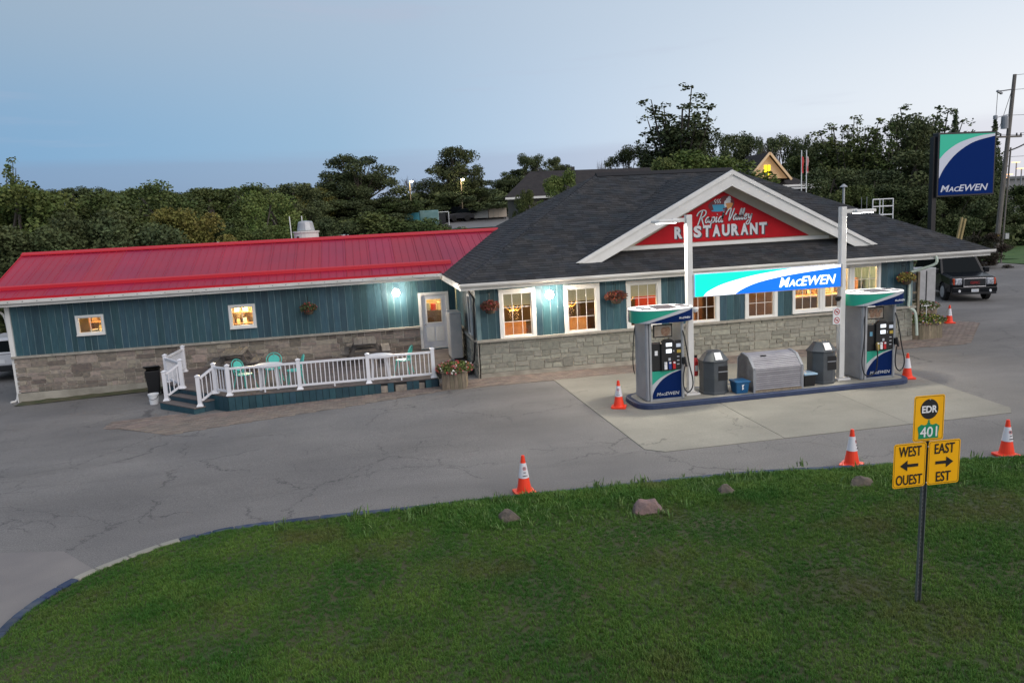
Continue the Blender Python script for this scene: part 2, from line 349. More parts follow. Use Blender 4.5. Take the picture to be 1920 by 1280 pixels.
# concrete patch of the side drive, lower left
pp = [(-12, 13.4), (-6.07, 13.55), (-5.05, 13.3), (-4.3, 12.35), (-4.75, 11.6), (-5.0, 10.5), (-5.1, 5), (-12, 5)]
b = MB(); b.prism(pp, 'z', -.03, .006); struct(b.build('driveway_patch', mat('pale_asphalt', (.2, .185, .18), (.25, .23, .215), .8, .9, bump=.5, bscale=90, detail=8)))

# fuelling pad: six slabs of concrete with open joints
pad = struct(MB().prism([(5.75, 22.7), (5.75, 15.4), (6.2, 14.95), (14.4, 15.0), (14.7, 15.3), (15.2, 22.7)], 'z', -.05, .003).build('fuel_pad', mat('joint_filler', (.06, .06, .06))))
M_slab = wear(mat('pad_concrete', (.27, .255, .215), (.21, .20, .17), .55, .85, bump=.2, bscale=50, detail=9, orand=.05), .12, 30, .22, .006, (.5, .6), (.56, .72, .4), (.09, .085, .075, 1), .12)
def slabcut():
    def cr(v, n): # columns bounds as function of y
        return None
    xsb = [0, .34, .68, 1.0]; ysb = [14.86, 18.9, 22.88]
    for j in range(2):
        for i in range(3):
            y0, y1 = ysb[j]+.006, ysb[j+1]-.006
            def L(y): return 5.72
            def Rr(y): return 14.87+(y-15.22)*.135
            def X(f, y): return L(y)+(Rr(y)-L(y))*f
            g = .006
            pts = [(X(xsb[i], y0)+g, y0), (X(xsb[i+1], y0)-g, y0), (X(xsb[i+1], y1)-g, y1), (X(xsb[i], y1)+g, y1)]
            if j == 0 and i == 0: pts = [(6.06, y0), pts[1], pts[2], pts[3], (pts[0][0], 15.18)]
            if j == 0 and i == 2: pts = [pts[0], (14.56, y0), (14.87, 15.22), pts[2], pts[3]]
            MB().prism(pts, 'z', -.04, .014+.002*((i+j) % 2)).build('slab', M_slab, pad)
slabcut()

# kerb round the lawn, in sections, blue paint with bare stretch
KP = [(-4.45, 2.6), (-4.7, 6), (-4.85, 9), (-4.87, 10.49), (-4.79, 11.11), (-4.58, 11.68), (-4.23, 12.2), (-3.47, 12.86), (-2.95, 13.13), (-2.38, 13.33), (-0.96, 13.36), (0.42, 13.29), (2.59, 13.24), (3.83, 13.18), (5.38, 13.12), (7.18, 12.98), (8.94, 12.67), (10.49, 12.44), (12.17, 12.09), (16, 11.2), (22, 9.4)]
KC = curve([(x, y, 0) for x, y in KP], 121)
M_kblue = mat('kerb_blue_paint', (.010, .030, .085), (.06, .075, .10), 5, .8, orand=.2)
kerb = struct(MB().tube([(p.x, p.y, -.06) for p in KC], .04, 4).build('kerb', M_conc))
for k in range(0, 120, 3):
    seg = KC[k:k+4]; vs = []; 
    if len(seg) < 3: break
    bl = not (33 <= k < 44 and True)
    mb = MB(); L_ = []; R_ = []
    for i, p in enumerate(seg):
        d = (seg[min(i+1, len(seg)-1)]-seg[max(i-1, 0)]).normalized(); nn = Vector((-d.y, d.x, 0))
        e = d*(.006 if i == 0 else (-.006 if i == len(seg)-1 else 0)); L_.append(p+e+nn*.05); R_.append(p+e-nn*.09)
    pts = [(q.x, q.y) for q in L_]+[(q.x, q.y) for q in reversed(R_)]
    MB().prism(pts, 'z', -.05, .085 if k < 48 else .06).build('kerb_section', M_kblue if bl else M_conc, kerb, bev=.015)
# lawn sheet with blades
def lawn():
    n = 120; base = [Vector((-4.3+26.2*i/(n), 2.4, .05)) for i in range(n+1)]; rows = 40; vs = []; hs = []; cs = []
    for j in range(rows+1):
        t = (j/rows)
        for i in range(n+1):
            k = KC[i]; d = (KC[min(i+1, 120)]-KC[max(i-1, 0)]).normalized(); inner = k+Vector((d.y, -d.x, 0))*.12
            p = inner.lerp(base[i], t); dist = (inner-p).length
            z = .07+.05*min(1, dist/1.0)+.05*noise.noise(Vector((p.x*.35, p.y*.35, 0)))+.015*noise.noise(Vector((p.x*1.5, p.y*1.5, 0)))
            if i < 8: z = .09
            vs.append((p.x, p.y, z))
            nzv = noise.noise(Vector((p.x*.9, p.y*.9, 5))); nz2 = noise.noise(Vector((p.x*.33, p.y*.6, 9)))
            weedy = ss((2.6-dist)/1.4)*ss((p.x+1.2)/2.)
            h = .55+.25*nzv+.15*nz2+weedy*(.2+.7*max(0, nzv+.1))
            if dist < .25: h = .5+weedy*.3
            hs.append(max(.3, h))
    fs = [(j*(n+1)+i, (j+1)*(n+1)+i, (j+1)*(n+1)+i+1, j*(n+1)+i+1) for j in range(rows) for i in range(n)]
    me = bpy.data.meshes.new('lawn'); me.from_pydata(vs, [], fs)
    at = me.attributes.new('hgt', 'FLOAT', 'POINT'); at.data.foreach_set('value', hs)
    me.materials.append(mat('lawn_soil', (.04, .06, .018), (.06, .06, .024), 2, .95, bump=.5, bscale=30))
    return link(me, 'lawn')
LW = lawn(); struct(LW)
def tuft(seed, nb, h, spread, wid, mt):
    r = random.Random(seed); b = MB()
    for i in range(nb):
        a = r.uniform(0, 6.28); rr = spread*math.sqrt(r.random()); x, y = rr*math.cos(a), rr*math.sin(a); hh = h*r.uniform(.55, 1.1); t = r.uniform(0, 6.28); ln = r.uniform(.15, .75)*hh
        w = wid*r.uniform(.7, 1.3); px, py = -math.sin(t)*w, math.cos(t)*w; dx, dy = math.cos(t)*ln, math.sin(t)*ln
        b.add([(x-px, y-py, 0), (x+px, y+py, 0), (x+dx*.4+px*.8, y+dy*.4+py*.8, hh*.6), (x+dx*.4-px*.8, y+dy*.4-py*.8, hh*.6), (x+dx, y+dy, hh*r.uniform(.75, 1))], [(0, 1, 2, 3), (3, 2, 4)])
    return b.mesh('grass_tuft')
def grassmat():
    m = mat('grass_blade', (.034, .115, .013), (.085, .165, .024), .8, .65, irand=.4, spec=.3, detail=3)
    t = m.node_tree; n = t.nodes; l = t.links; b = n['Principled BSDF']; col = b.inputs['Base Color'].links[0].from_socket
    g = n.new('ShaderNodeNewGeometry'); z = n.new('ShaderNodeTexNoise'); z.inputs['Scale'].default_value = .55; z.inputs['Detail'].default_value = 5; l.new(g.outputs['Position'], z.inputs['Vector'])
    mr = n.new('ShaderNodeMapRange'); mr.inputs[1].default_value = .55; mr.inputs[2].default_value = .68; mr.inputs[4].default_value = .55; l.new(z.outputs[0], mr.inputs[0])
    x = n.new('ShaderNodeMix'); x.data_type = 'RGBA'; l.new(mr.outputs[0], x.inputs[0]); l.new(col, x.inputs[6]); x.inputs[7].default_value = (.14, .11, .04, 1); l.new(x.outputs[2], b.inputs['Base Color'])
    b.inputs['Transmission Weight'].default_value = 0; return m
M_blade = grassmat()
tc_ = bpy.data.collections.new('tufts')
for i in range(4):
    me = tuft(i, 16, .085, .06, .004, None); me.materials.append(M_blade); o = bpy.data.objects.new('grass_tuft', me); tc_.objects.link(o)
def scatter(host, name, label, coll, dens, attr, smin, smax, seed=1):
    o = link(host.data.copy(), name); o['kind'] = 'stuff'
    if label: o['label'] = label
    g = bpy.data.node_groups.new(name, 'GeometryNodeTree'); g.interface.new_socket('Geometry', in_out='INPUT', socket_type='NodeSocketGeometry'); g.interface.new_socket('Geometry', in_out='OUTPUT', socket_type='NodeSocketGeometry')
    n = g.nodes; l = g.links; gi = n.new('NodeGroupInput'); go = n.new('NodeGroupOutput')
    dp = n.new('GeometryNodeDistributePointsOnFaces'); dp.inputs['Density'].default_value = dens; dp.inputs['Seed'].default_value = seed
    l.new(gi.outputs[0], dp.inputs['Mesh'])
    ci = n.new('GeometryNodeCollectionInfo'); ci.inputs['Collection'].default_value = coll; ci.inputs['Separate Children'].default_value = True; ci.inputs['Reset Children'].default_value = True
    ip = n.new('GeometryNodeInstanceOnPoints'); ip.inputs['Pick Instance'].default_value = True; l.new(dp.outputs['Points'], ip.inputs['Points']); l.new(ci.outputs[0], ip.inputs['Instance'])
    rv = n.new('FunctionNodeRandomValue'); rv.data_type = 'FLOAT_VECTOR'; rv.inputs[0].default_value = (-.15, -.15, 0); rv.inputs[1].default_value = (.15, .15, 6.28); l.new(rv.outputs[0], ip.inputs['Rotation'])
    rs = n.new('FunctionNodeRandomValue'); rs.data_type = 'FLOAT'; rs.inputs[2].default_value = smin; rs.inputs[3].default_value = smax
    if attr:
        na = n.new('GeometryNodeInputNamedAttribute'); na.data_type = 'FLOAT'; na.inputs[0].default_value = attr
        mu = n.new('ShaderNodeMath'); mu.operation = 'MULTIPLY'; l.new(rs.outputs[1], mu.inputs[0]); l.new(na.outputs[0], mu.inputs[1]); l.new(mu.outputs[0], ip.inputs['Scale'])
    else: l.new(rs.outputs[1], ip.inputs['Scale'])
    l.new(ip.outputs[0], go.inputs[0])
    md = o.modifiers.new('scatter', 'NODES'); md.node_group = g; return o
scatter(LW, 'grass', 'mown green lawn grass growing longer along the kerb', tc_, 620, 'hgt', .6, 1.15)
# coarse weeds along the kerb edge and round the rocks
M_weed = mat('weed_blade', (.07, .14, .03), (.11, .18, .05), 2, .6, irand=.3, spec=.3)
wc = bpy.data.collections.new('weeds')
for i in range(3):
    me = tuft(20+i, 16, .19, .13, .010, None); me.materials.append(M_weed); o = bpy.data.objects.new('weed_tuft', me); wc.objects.link(o)
def weeds():
    vs = []; r = random.Random(5)
    spots = [(2.0, 12.15, .55, 26), (1.3, 12.5, .8, 20), (3.0, 12.7, .9, 20), (4.5, 11.7, .45, 10), (4.9, 12.6, .8, 18), (6.3, 12.3, .6, 16), (7.0, 12.5, .7, 18), (8.3, 11.5, .5, 8), (9.2, 11.6, .8, 14), (0.2, 12.7, .8, 12), (11, 11.6, .8, 14), (3.4, 11.5, .4, 8)]
    me = bpy.data.meshes.new('weeds')
    for x, y, s, n in spots:
        for i in range(n): vs.append((x+r.gauss(0, s), min(13.05, y+r.gauss(0, s*.4)), .1))
    me.from_pydata(vs, [], []); o = link(me, 'weeds'); o['kind'] = 'stuff'; o['label'] = 'coarse weeds growing round the rocks by the kerb'
    g = bpy.data.node_groups.new('weeds', 'GeometryNodeTree'); g.interface.new_socket('Geometry', in_out='INPUT', socket_type='NodeSocketGeometry'); g.interface.new_socket('Geometry', in_out='OUTPUT', socket_type='NodeSocketGeometry')
    n = g.nodes; l = g.links; gi = n.new('NodeGroupInput'); go = n.new('NodeGroupOutput')
    ci = n.new('GeometryNodeCollectionInfo'); ci.inputs['Collection'].default_value = wc; ci.inputs['Separate Children'].default_value = True; ci.inputs['Reset Children'].default_value = True
    ip = n.new('GeometryNodeInstanceOnPoints'); ip.inputs['Pick Instance'].default_value = True; l.new(gi.outputs[0], ip.inputs['Points']); l.new(ci.outputs[0], ip.inputs['Instance'])
    rv = n.new('FunctionNodeRandomValue'); rv.data_type = 'FLOAT_VECTOR'; rv.inputs[0].default_value = (-.2, -.2, 0); rv.inputs[1].default_value = (.2, .2, 6.28); l.new(rv.outputs[0], ip.inputs['Rotation'])
    rs = n.new('FunctionNodeRandomValue'); rs.data_type = 'FLOAT'; rs.inputs[2].default_value = .45; rs.inputs[3].default_value = 1.; l.new(rs.outputs[1], ip.inputs['Scale'])
    l.new(ip.outputs[0], go.inputs[0]); md = o.modifiers.new('scatter', 'NODES'); md.node_group = g
weeds()

# paver walkway
def inpoly(x, y, P):
    c = False; j = len(P)-1
    for i in range(len(P)):
        if (P[i][1] > y) != (P[j][1] > y) and x < (P[j][0]-P[i][0])*(y-P[i][1])/(P[j][1]-P[i][1])+P[i][0]: c = not c
        j = i
    return c
def edge(p):
    return 22.05 if p < -5 else (21.5+(p+5.15)*.21 if p < -3.03 else (21.95+(p+3.03)*.213 if p < 2.13 else 22.93))
polyP = [(-7.33, 24.2), (-7.33, 23.4), (-5.15, 21.5), (-3.03, 21.95), (-0.72, 22.36), (2.13, 22.95), (5.72, 22.9), (15.9, 22.93), (20.2, 22.6), (24.0, 26.2), (23.2, 28.4), (20.0, 28.4), (19.6, 24.2)]
b = MB(); n_ = len(polyP); b.add([(x, y, tz(x, y)+.006) for x, y in polyP], [tuple(range(n_))])
PV = struct(b.build('paver_walkway', mat('paver_sand', (.13, .11, .09), None, rough=.95)))
pm = cubemesh('paver', .06, .0, 1, M_paver)
allp = []; pw, ph = .23, .115
for r_ in range(int((28.4-21.5)/ph)):
    yy = 21.5+ph*(r_+.5)
    for c_ in range(int(31.5/pw)):
        xx = -7.4+pw*(c_+.5+.5*(r_ % 2))
        if inpoly(xx, yy, polyP) and not (yy > 24.18 and xx < 19.4) and not (-5.3 < xx < 2.1 and yy > 23.7): allp.append((xx, yy))
allp.sort(key=lambda p: (p[0]-1)**2*.15+(p[1])**2)
rnd = random.Random(4)
near, rest = allp[:300], allp[300:]
for x, y in near: link(pm, 'paver', None, PV, (x, y, tz(x, y)+.001+rnd.uniform(-.002, .002)), (0, 0, rnd.uniform(-.02, .02)), (pw-.012, ph-.012, .03))
b = MB()
for x, y in rest:
    z = tz(x, y)+.015+rnd.uniform(-.002, .002); a, c = (pw-.012)/2, (ph-.012)/2
    b.add([(x-a, y-c, z-.02), (x+a, y-c, z-.02), (x+a, y+c, z-.02), (x-a, y+c, z-.02), (x-a, y-c, z), (x+a, y-c, z), (x+a, y+c, z), (x-a, y+c, z)], [(4, 5, 6, 7), (0, 1, 5, 4), (1, 2, 6, 5), (2, 3, 7, 6), (3, 0, 4, 7)])
o = b.build('far_pavers', M_paver, PV); o['kind'] = 'stuff'
# ================================================================ BUILDINGS
def wall_open(b, x0, x1, z0, z1, y0, y1, ops, m=None):
    """wall slab in X-Z with rectangular openings (xa,xb,za,zb)"""
    ops = sorted(ops); x = x0
    for (a, c, e, f) in ops:
        if a > x: b.box(x, a, y0, y1, z0, z1, m)
        if e > z0: b.box(a, c, y0, y1, z0, e, m)
        if f < z1: b.box(a, c, y0, y1, f, z1, m)
        x = c
    if x < x1: b.box(x, x1, y0, y1, z0, z1, m)
def planks(parent, x0, x1, z0, z1, y, ops, pitch, mt, name='siding_plank', rnd=random.Random(7), axis='x', zf=None, gap=.02, th=.012):
    """vertical boards on a wall facing -Y (axis 'x') or -X (axis 'y'); cut round openings"""
    me = cubemesh(name, .0, 0, 1, mt); x = x0; off = rootloc(parent); brk = sorted([q for o_ in ops for q in o_[:2]])
    while x < x1-.03:
        w = min(pitch*rnd.uniform(.86, 1.14), x1-x)
        for q in brk:
            if x+.01 < q < x+w+.07: w = q-x; break
        a, c = x, x+w; spans = [(z0, z1)]
        for (oa, oc, oz, of) in ops:
            if a < oc-.01 and c > oa+.01:
                ns = []
                for s0, s1 in spans:
                    if oz > s0+.02: ns.append((s0, min(s1, oz)))
                    if of < s1-.02: ns.append((max(s0, of), s1))
                spans = ns
        for s0, s1 in spans:
            if s1-s0 < .02: continue
            zz0 = s0 if zf is None or s0 > z0+.01 else zf((a+c)/2)
            cx, cz, sx, sz = (a+c)/2, (zz0+s1)/2, c-a-gap, s1-zz0
            t = th*rnd.uniform(.8, 1.2)
            if axis == 'x': link(me, name, None, parent, Vector((cx, y-t/2, cz))-off, (0, 0, 0), (sx, t, sz))
            else: link(me, name, None, parent, Vector((y-t/2, cx, cz))-off, (0, 0, 0), (t, sx, sz))
        x += w
def ashlar(parent, x0, x1, z0, z1, y, mt, skip, rnd, hs=(.12, .16, .2, .24), wr=(.22, .62), axis='x', cap=300, name='stone', g=.028):
    me = [cubemesh(name, .035, .02, 30+i, mt) for i in range(4)]; off = rootloc(parent); L = []; y += .006
    def blk(a, c, s0, s1):
        if c-a < .12: return
        q = rnd.random()
        if s1-s0 > .19 and q < .78:   # random ashlar: a tall bay of two courses, either of which may be halved
            h = s0+(s1-s0)*rnd.choice((.38, .5, .5, .62))
            for u0, u1 in ((s0, h), (h, s1)):
                if c-a > .42 and rnd.random() < .45: m_ = a+(c-a)*rnd.uniform(.35, .65); L.append((a, m_, u0, u1)); L.append((m_, c, u0, u1))
                else: L.append((a, c, u0, u1))
        else: L.append((a, c, s0, s1))
    z = z0
    while z < z1-.04:
        h = rnd.choice(hs); h = min(h, z1-z)
        if z1-z-h < .07: h = z1-z
        x = x0
        while x < x1-.05:
            w = rnd.uniform(*wr)*(1+.4*(h-.12)); w = min(w, x1-x)
            if x1-x-w < .15: w = x1-x
            if not skip(x, x+w, z, z+h): blk(x, x+w, z, z+h)
            x += w
        z += h
    L.sort(key=lambda q: -(q[1]-q[0])*(q[3]-q[2]))
    rest = MB()
    for i, (a, c, s0, s1) in enumerate(L):
        t = .036+rnd.uniform(-.006, .010); dims = (c-a-g, t, s1-s0-g); ctr = ((a+c)/2, y-t/2+.02, (s0+s1)/2)
        if i < cap:
            if axis == 'x': link(rnd.choice(me), name, None, parent, Vector(ctr)-off, (0, 0, 0), dims)
            else: link(rnd.choice(me), name, None, parent, Vector((ctr[1], ctr[0], ctr[2]))-off, (0, 0, 0), (dims[1], dims[0], dims[2]))
        else:
            if axis == 'x': rest.box(a+g/2, c-g/2, y-t+.02, y+.02, s0+g/2, s1-g/2)
            else: rest.box(y-t+.02, y+.02, a+g/2, c-g/2, s0+g/2, s1-g/2)
    if rest.v: o = rest.build('small_stones', mt, parent, True); o['kind'] = 'stuff'
def window(parent, a, c, z0, z1, y, cols, rows, trim=.13, blind=0., name='window', open_left=False, mtw=None, fdep=.05):
    """white framed window facing -Y: frame part > sash glass, muntins as sub-parts"""
    mw = mtw or M_white
    b = MB(); d = y-fdep
    b.box(a, a+trim, d, y+.12, z0, z1).box(c-trim, c, d, y+.12, z0, z1).box(a+trim, c-trim, d, y+.12, z1-trim, z1).box(a+trim, c-trim, d, y+.12, z0, z0+trim*.9)
    b.box(a-.01, c+.01, d-.03, y+.0, z0-.025, z0+.025)
    f = b.build(name, mw, parent, True, bev=.006)
    A, B, z0i, z1i = a+trim, c-trim, z0+trim*.9, z1-trim; e = .03
    s = MB(); s.box(A, A+e, y-.01, y+.06, z0i, z1i).box(B-e, B, y-.01, y+.06, z0i, z1i).box(A+e, B-e, y-.01, y+.06, z1i-e, z1i).box(A+e, B-e, y-.01, y+.06, z0i, z0i+e)
    s.build('sash', mw, f, True)
    MB().box(A+.02, B-.02, y+.03, y+.036, z0i+.02, z1i-.02).build('pane', M_winglass, f, True)
    if cols > 1 or rows > 1:
        mt_ = MB()
        for i in range(1, cols): x = A+(B-A)*i/cols; mt_.box(x-.008, x+.008, y+.018, y+.029, z0i+e, z1i-e)
        for j in range(1, rows): z = z0i+(z1i-z0i)*j/rows; mt_.box(A+e, B-e, y+.019, y+.0295, z-.008, z+.008)
        mt_.build('muntin', mw, f, True)
    if blind: MB().box(A+.01, B-.01, y+.08, y+.09, z1i-(z1i-z0i)*blind, z1i).build('blind', M_blind, f, True)
    return f

# ---- main restaurant
RB = T('restaurant_building', 'teal and stone restaurant with a dark hipped roof and a white front gable', 'building', (3.65, 24.2, 0))
WIN = [(4.35, 5.55, 1.17, 2.8), (6.49, 7.70, 1.17, 2.8), (8.61, 9.82, 1.17, 2.8), (10.70, 11.90, 1.17, 2.8), (12.83, 14.04, 1.17, 2.8), (14.6, 18.0, 1.30, 2.85)]
ops = [(a+.05, c-.05, z0+.05, z1-.05) for a, c, z0, z1 in WIN]
b = MB(); wall_open(b, 3.66, 19.24, -.1, 3.0, 24.2, 24.36, ops)
b.box(3.66, 3.82, 24.36, 36.4, -.1, 3.0); b.box(19.08, 19.24, 24.36, 36.4, -.1, 3.0); b.box(3.82, 19.08, 36.24, 36.4, -.1, 3.0)
b.build('wall', M_gap, RB, True)
MB().box(3.6, 19.3, 24.12, 24.21, -.1, .16).box(3.58, 3.66, 24.12, 29.3, -.1, .16).build('foundation', M_found, RB, True, bev=.01)
MB().box(3.62, 19.28, 24.14, 24.2, .16, 1.17).box(3.60, 3.66, 24.14, 29.3, .16, 1.17).build('mortar_bed', M_mortar, RB, True)
rn = random.Random(21)
ashlar(RB, 3.64, 19.26, .16, 1.17, 24.12, M_stone2, lambda *a: False, rn, hs=(.30, .36, .34), wr=(.3, .66), cap=275)
ashlar(RB, 24.2, 29.25, .16, 1.17, 3.58, M_stone2, lambda *a: False, rn, hs=(.17, .2), wr=(.3, .6), axis='y', cap=24)
capm = cubemesh('cap_stone', .0, 0, 2, M_cap)
x = 3.56
while x < 19.3:
    w = min(1.22, 19.34-x); o = link(capm, 'cap_stone', None, RB, Vector((x+w/2, 24.12, 1.205))-rootloc(RB), (0, 0, 0), (w-.008, .2, .07)); x += w
for k in range(4): link(capm, 'cap_stone', None, RB, Vector((3.6, 24.83+1.22*k, 1.205))-rootloc(RB), (0, 0, 0), (.17, 1.21, .07))
planks(RB, 3.74, 19.15, 1.24, 2.9, 24.2, [(a, c, z0-.02, z1+.2) if a < 14 else (a, c, z0-.02, z1+.2) for a, c, z0, z1 in WIN], .25, M_teal)
planks(RB, 24.3, 29.3, 1.24, 2.9, 3.66, [(25.35, 25.95, 1.2, 2.6)], .25, M_teal, axis='y')
for x_ in (3.6, 19.135): MB().box(x_, x_+.135, 24.15, 24.26, 1.24, 2.9).build('corner_board', mat('pale_teal_trim', (.18, .25, .25), (.1, .17, .19), 3, .6), RB, True)
for i, (a, c, z0, z1) in enumerate(WIN[:5]): window(RB, a, c, z0, z1, 24.2, 3, 3, blind=.3 if i < 3 else 0)
# triple window
for k in range(3): window(RB, 14.6+k*1.1333+.001, 14.6+(k+1)*1.1333-.001, 1.30, 2.85, 24.2, 3, 3, trim=.10)
# side wall window facing left
f = MB().box(3.58, 3.66, 25.35, 25.43, 1.2, 2.6).box(3.58, 3.66, 25.87, 25.95, 1.2, 2.6).box(3.58, 3.66, 25.43, 25.87, 2.52, 2.6).box(3.58, 3.66, 25.43, 25.87, 1.2, 1.28).build('side_window', M_white, RB, True)
MB().box(3.61, 3.63, 25.43, 25.87, 1.28, 2.52).build('pane', M_carglass, f, True)
# roof body: hip roof solid, soffit, fascia, gutter
ex0, ex1, ey0, ey1, ez = 3.1, 22.0, 23.7, 36.9, 3.1; SL = .522; hd = (ey1-ey0)/2; rz_ = ez+SL*hd
rx0, rx1, ry = ex0+hd, ex1-hd, (ey0+ey1)/2
b = MB(); b.add([(ex0, ey0, ez), (ex1, ey0, ez), (ex1, ey1, ez), (ex0, ey1, ez), (rx0, ry, rz_), (rx1, ry, rz_), (ex0+.02, ey0+.02, ez-.02), (ex1-.02, ey0+.02, ez-.02), (ex1-.02, ey1-.02, ez-.02), (ex0+.02, ey1-.02, ez-.02)],
    [(0, 1, 5, 4), (1, 2, 5), (2, 3, 4, 5), (3, 0, 4), (9, 8, 7, 6), (0, 6, 7, 1), (1, 7, 8, 2), (2, 8, 9, 3), (3, 9, 6, 0)])
roof = b.build('roof', mat('roof_deck', (.02, .02, .022), None, rough=.9), RB, True)
MB().box(ex0+.04, ex1-.04, ey0+.04, ey1-.04, 2.9, 2.93).build('soffit', M_white, RB, True)
def fasc(b, x0, x1, y0, y1, z0, z1, t):
    b.box(x0, x1, y0, y0+t, z0, z1).box(x0, x1, y1-t, y1, z0, z1).box(x0, x0+t, y0+t, y1-t, z0, z1).box(x1-t, x1, y0+t, y1-t, z0, z1); return b
fasc(MB(), ex0, ex1, ey0, ey1, 2.88, 3.075, .05).build('fascia', M_fascia, RB, True)
gp = [(0, 0), (-.09, 0), (-.125, .05), (-.125, .115), (-.105, .115), (-.105, .06), (-.08, .02), (0, .02)]
b = MB(); b.prism([(ey0+p, 2.985+q) for p, q in gp], 'x', ex0-.05, ex1+.12); b.build('gutter', M_fascia, RB, True)
def shingles(name, parent, O, E, U, L, umin, umax, v0=0, tab=.31, expo=.145, skip=None, seed=1):
    r = random.Random(seed); O, E, U = Vector(O), Vector(E).normalized(), Vector(U).normalized(); Nn = E.cross(U).normalized()
    if Nn.z < 0: Nn = -Nn
    b = MB(); v = v0; k = 0
    while v < L-.02:
        v1 = min(v+expo, L); a, c = umin(v), umax(v); a1, c1 = umin(v1), umax(v1); u = a-r.uniform(0, tab)
        while u < c:
            w = tab*r.uniform(.7, 1.3); s, e = max(u, a), min(u+w, c); s1, e1 = max(u, a1), min(u+w, c1); u += w
            if e-s < .01: continue
            if skip and skip(O+E*(s+e)/2+U*v): continue
            if e1 < s1: e1 = s1 = (max(min((s+e)/2, c1), a1))
            h = r.uniform(.010, .020); g = .003
            P0 = O+E*(s+g)+U*(v-.005*r.random()); P1 = O+E*(e-g)+U*(v-.005*r.random()); P2 = O+E*(e1-g)+U*(v1+.01); P3 = O+E*(s1+g)+U*(v1+.01)
            b.add([P0+Nn*h, P1+Nn*h, P2+Nn*.004, P3+Nn*.004, P0, P1], [(0, 1, 2, 3), (4, 5, 1, 0)])
        v = v1; k += 1
    off = rootloc(parent); b.v = [tuple(Vector(q)-off) for q in b.v]
    o = link(b.mesh(name), name, M_shing, parent); o['kind'] = 'stuff'; return o
sl = math.sqrt(1+SL*SL); Ls = hd*sl
gx, gz, GS = 12.47, 6.2, .503   # gable ridge
def under_gable(p): return p.y > 24.7 and (gz-GS*abs(p.x-gx)) > p.z+.12
shingles('roof_shingles', RB, (ex0, ey0, ez+.004), (1, 0, 0), (0, 1, SL), Ls, lambda v: v/sl, lambda v: ex1-ex0-v/sl, skip=under_gable, seed=1)
shingles('roof_shingles', RB, (ex0, ey1, ez+.004), (0, -1, 0), (1, 0, SL), Ls, lambda v: v/sl, lambda v: ey1-ey0-v/sl, seed=2)
shingles('roof_shingles', RB, (ex1, ey0, ez+.004), (0, 1, 0), (-1, 0, SL), Ls, lambda v: v/sl, lambda v: ey1-ey0-v/sl, seed=3)
# hip caps and ridge vent
b = MB()
for p, q in (((ex0, ey0, ez), (rx0, ry, rz_)), ((ex0, ey1, ez), (rx0, ry, rz_)), ((ex1, ey0, ez), (rx1, ry, rz_))):
    p, q = Vector(p), Vector(q); n = 60; d = (q-p)
    for i in range(n):
        a = p+d*(i/n); c = p+d*((i+1.15)/n); lift = Vector((0, 0, .03)); s = d.cross(Vector((0, 0, 1))).normalized()*.13
        b.add([a+lift, a+s-Vector((0, 0, .03)), a-s-Vector((0, 0, .03)), c+lift*.6, c+s-Vector((0, 0, .045)), c-s-Vector((0, 0, .045))], [(0, 1, 4, 3), (0, 3, 5, 2), (0, 2, 1)])
off = rootloc(RB); b.v = [tuple(Vector(q)-off) for q in b.v]
o = link(b.mesh('hip_cap_shingles'), 'hip_cap_shingles', M_shing, RB); o['kind'] = 'stuff'
MB().prism([(ry-.2, rz_-.06), (ry+.2, rz_-.06), (ry+.03, rz_+.09), (ry-.03, rz_+.09)], 'x', rx0-.05, rx1+.1).build('ridge_vent', M_ridge, RB, True)
# front gable
yi = lambda x: ey0+((gz-GS*abs(x-gx))-ez)/SL     # valley y at x
yG = 24.36
b = MB(); hw = 5.42
zt_ = lambda x: gz-GS*abs(x-gx)
b.add([(gx-hw, yG, zt_(gx-hw)), (gx, yG, gz), (gx+hw, yG, zt_(gx+hw)), (gx-hw, yi(gx-hw)+.25, zt_(gx-hw)), (gx, yi(gx)+.2, gz), (gx+hw, yi(gx+hw)+.25, zt_(gx+hw))], [(0, 1, 4, 3), (1, 2, 5, 4)])
b.add([(gx-hw, yG+.03, zt_(gx-hw)-.05), (gx, yG+.03, gz-.05), (gx+hw, yG+.03, zt_(gx+hw)-.05), (gx-hw, yi(gx-hw)+.25, zt_(gx-hw)-.05), (gx, yi(gx)+.2, gz-.05), (gx+hw, yi(gx+hw)+.25, zt_(gx+hw)-.05)], [(3, 4, 1, 0), (4, 5, 2, 1)])
g_ = b.build('gable_roof', mat('roof_deck', (0, 0, 0)), RB, True)
gs_ = math.sqrt(1+GS*GS); Lg = hw*gs_
for sgn, sd in ((-1, 5), (1, 6)):
    # rows parallel to the gable ridge; E along +Y, U from eave up to ridge
    xe = gx+sgn*hw
    shingles('gable_shingles', RB, (xe, yG-.03, zt_(xe)+.006), (0, 1, 0), (-sgn, 0, GS), Lg, lambda v: 0, lambda v, xe=xe, s=sgn: yi(xe-s*v/gs_)-yG+.03, seed=sd)
def rake(z_off, h, y0, y1, name, mt, cut):
    for s in (-1, 1):
        xe = gx+s*(hw+cut)
        top0 = zt_(xe)+z_off; P = [(gx, gz+z_off), (xe, top0), (gx+s*(hw+cut-h*1.9), top0), (gx, gz+z_off-h*1.12)]
        MB().prism(P, 'y', y0, y1).build(name, mt, RB, True)
rake(.035, .13, yG-.07, yG+.02, 'rake_trim', M_white, .06)
rake(-.04, .40, yG-.02, yG+.05, 'rake_board', M_white, .0)
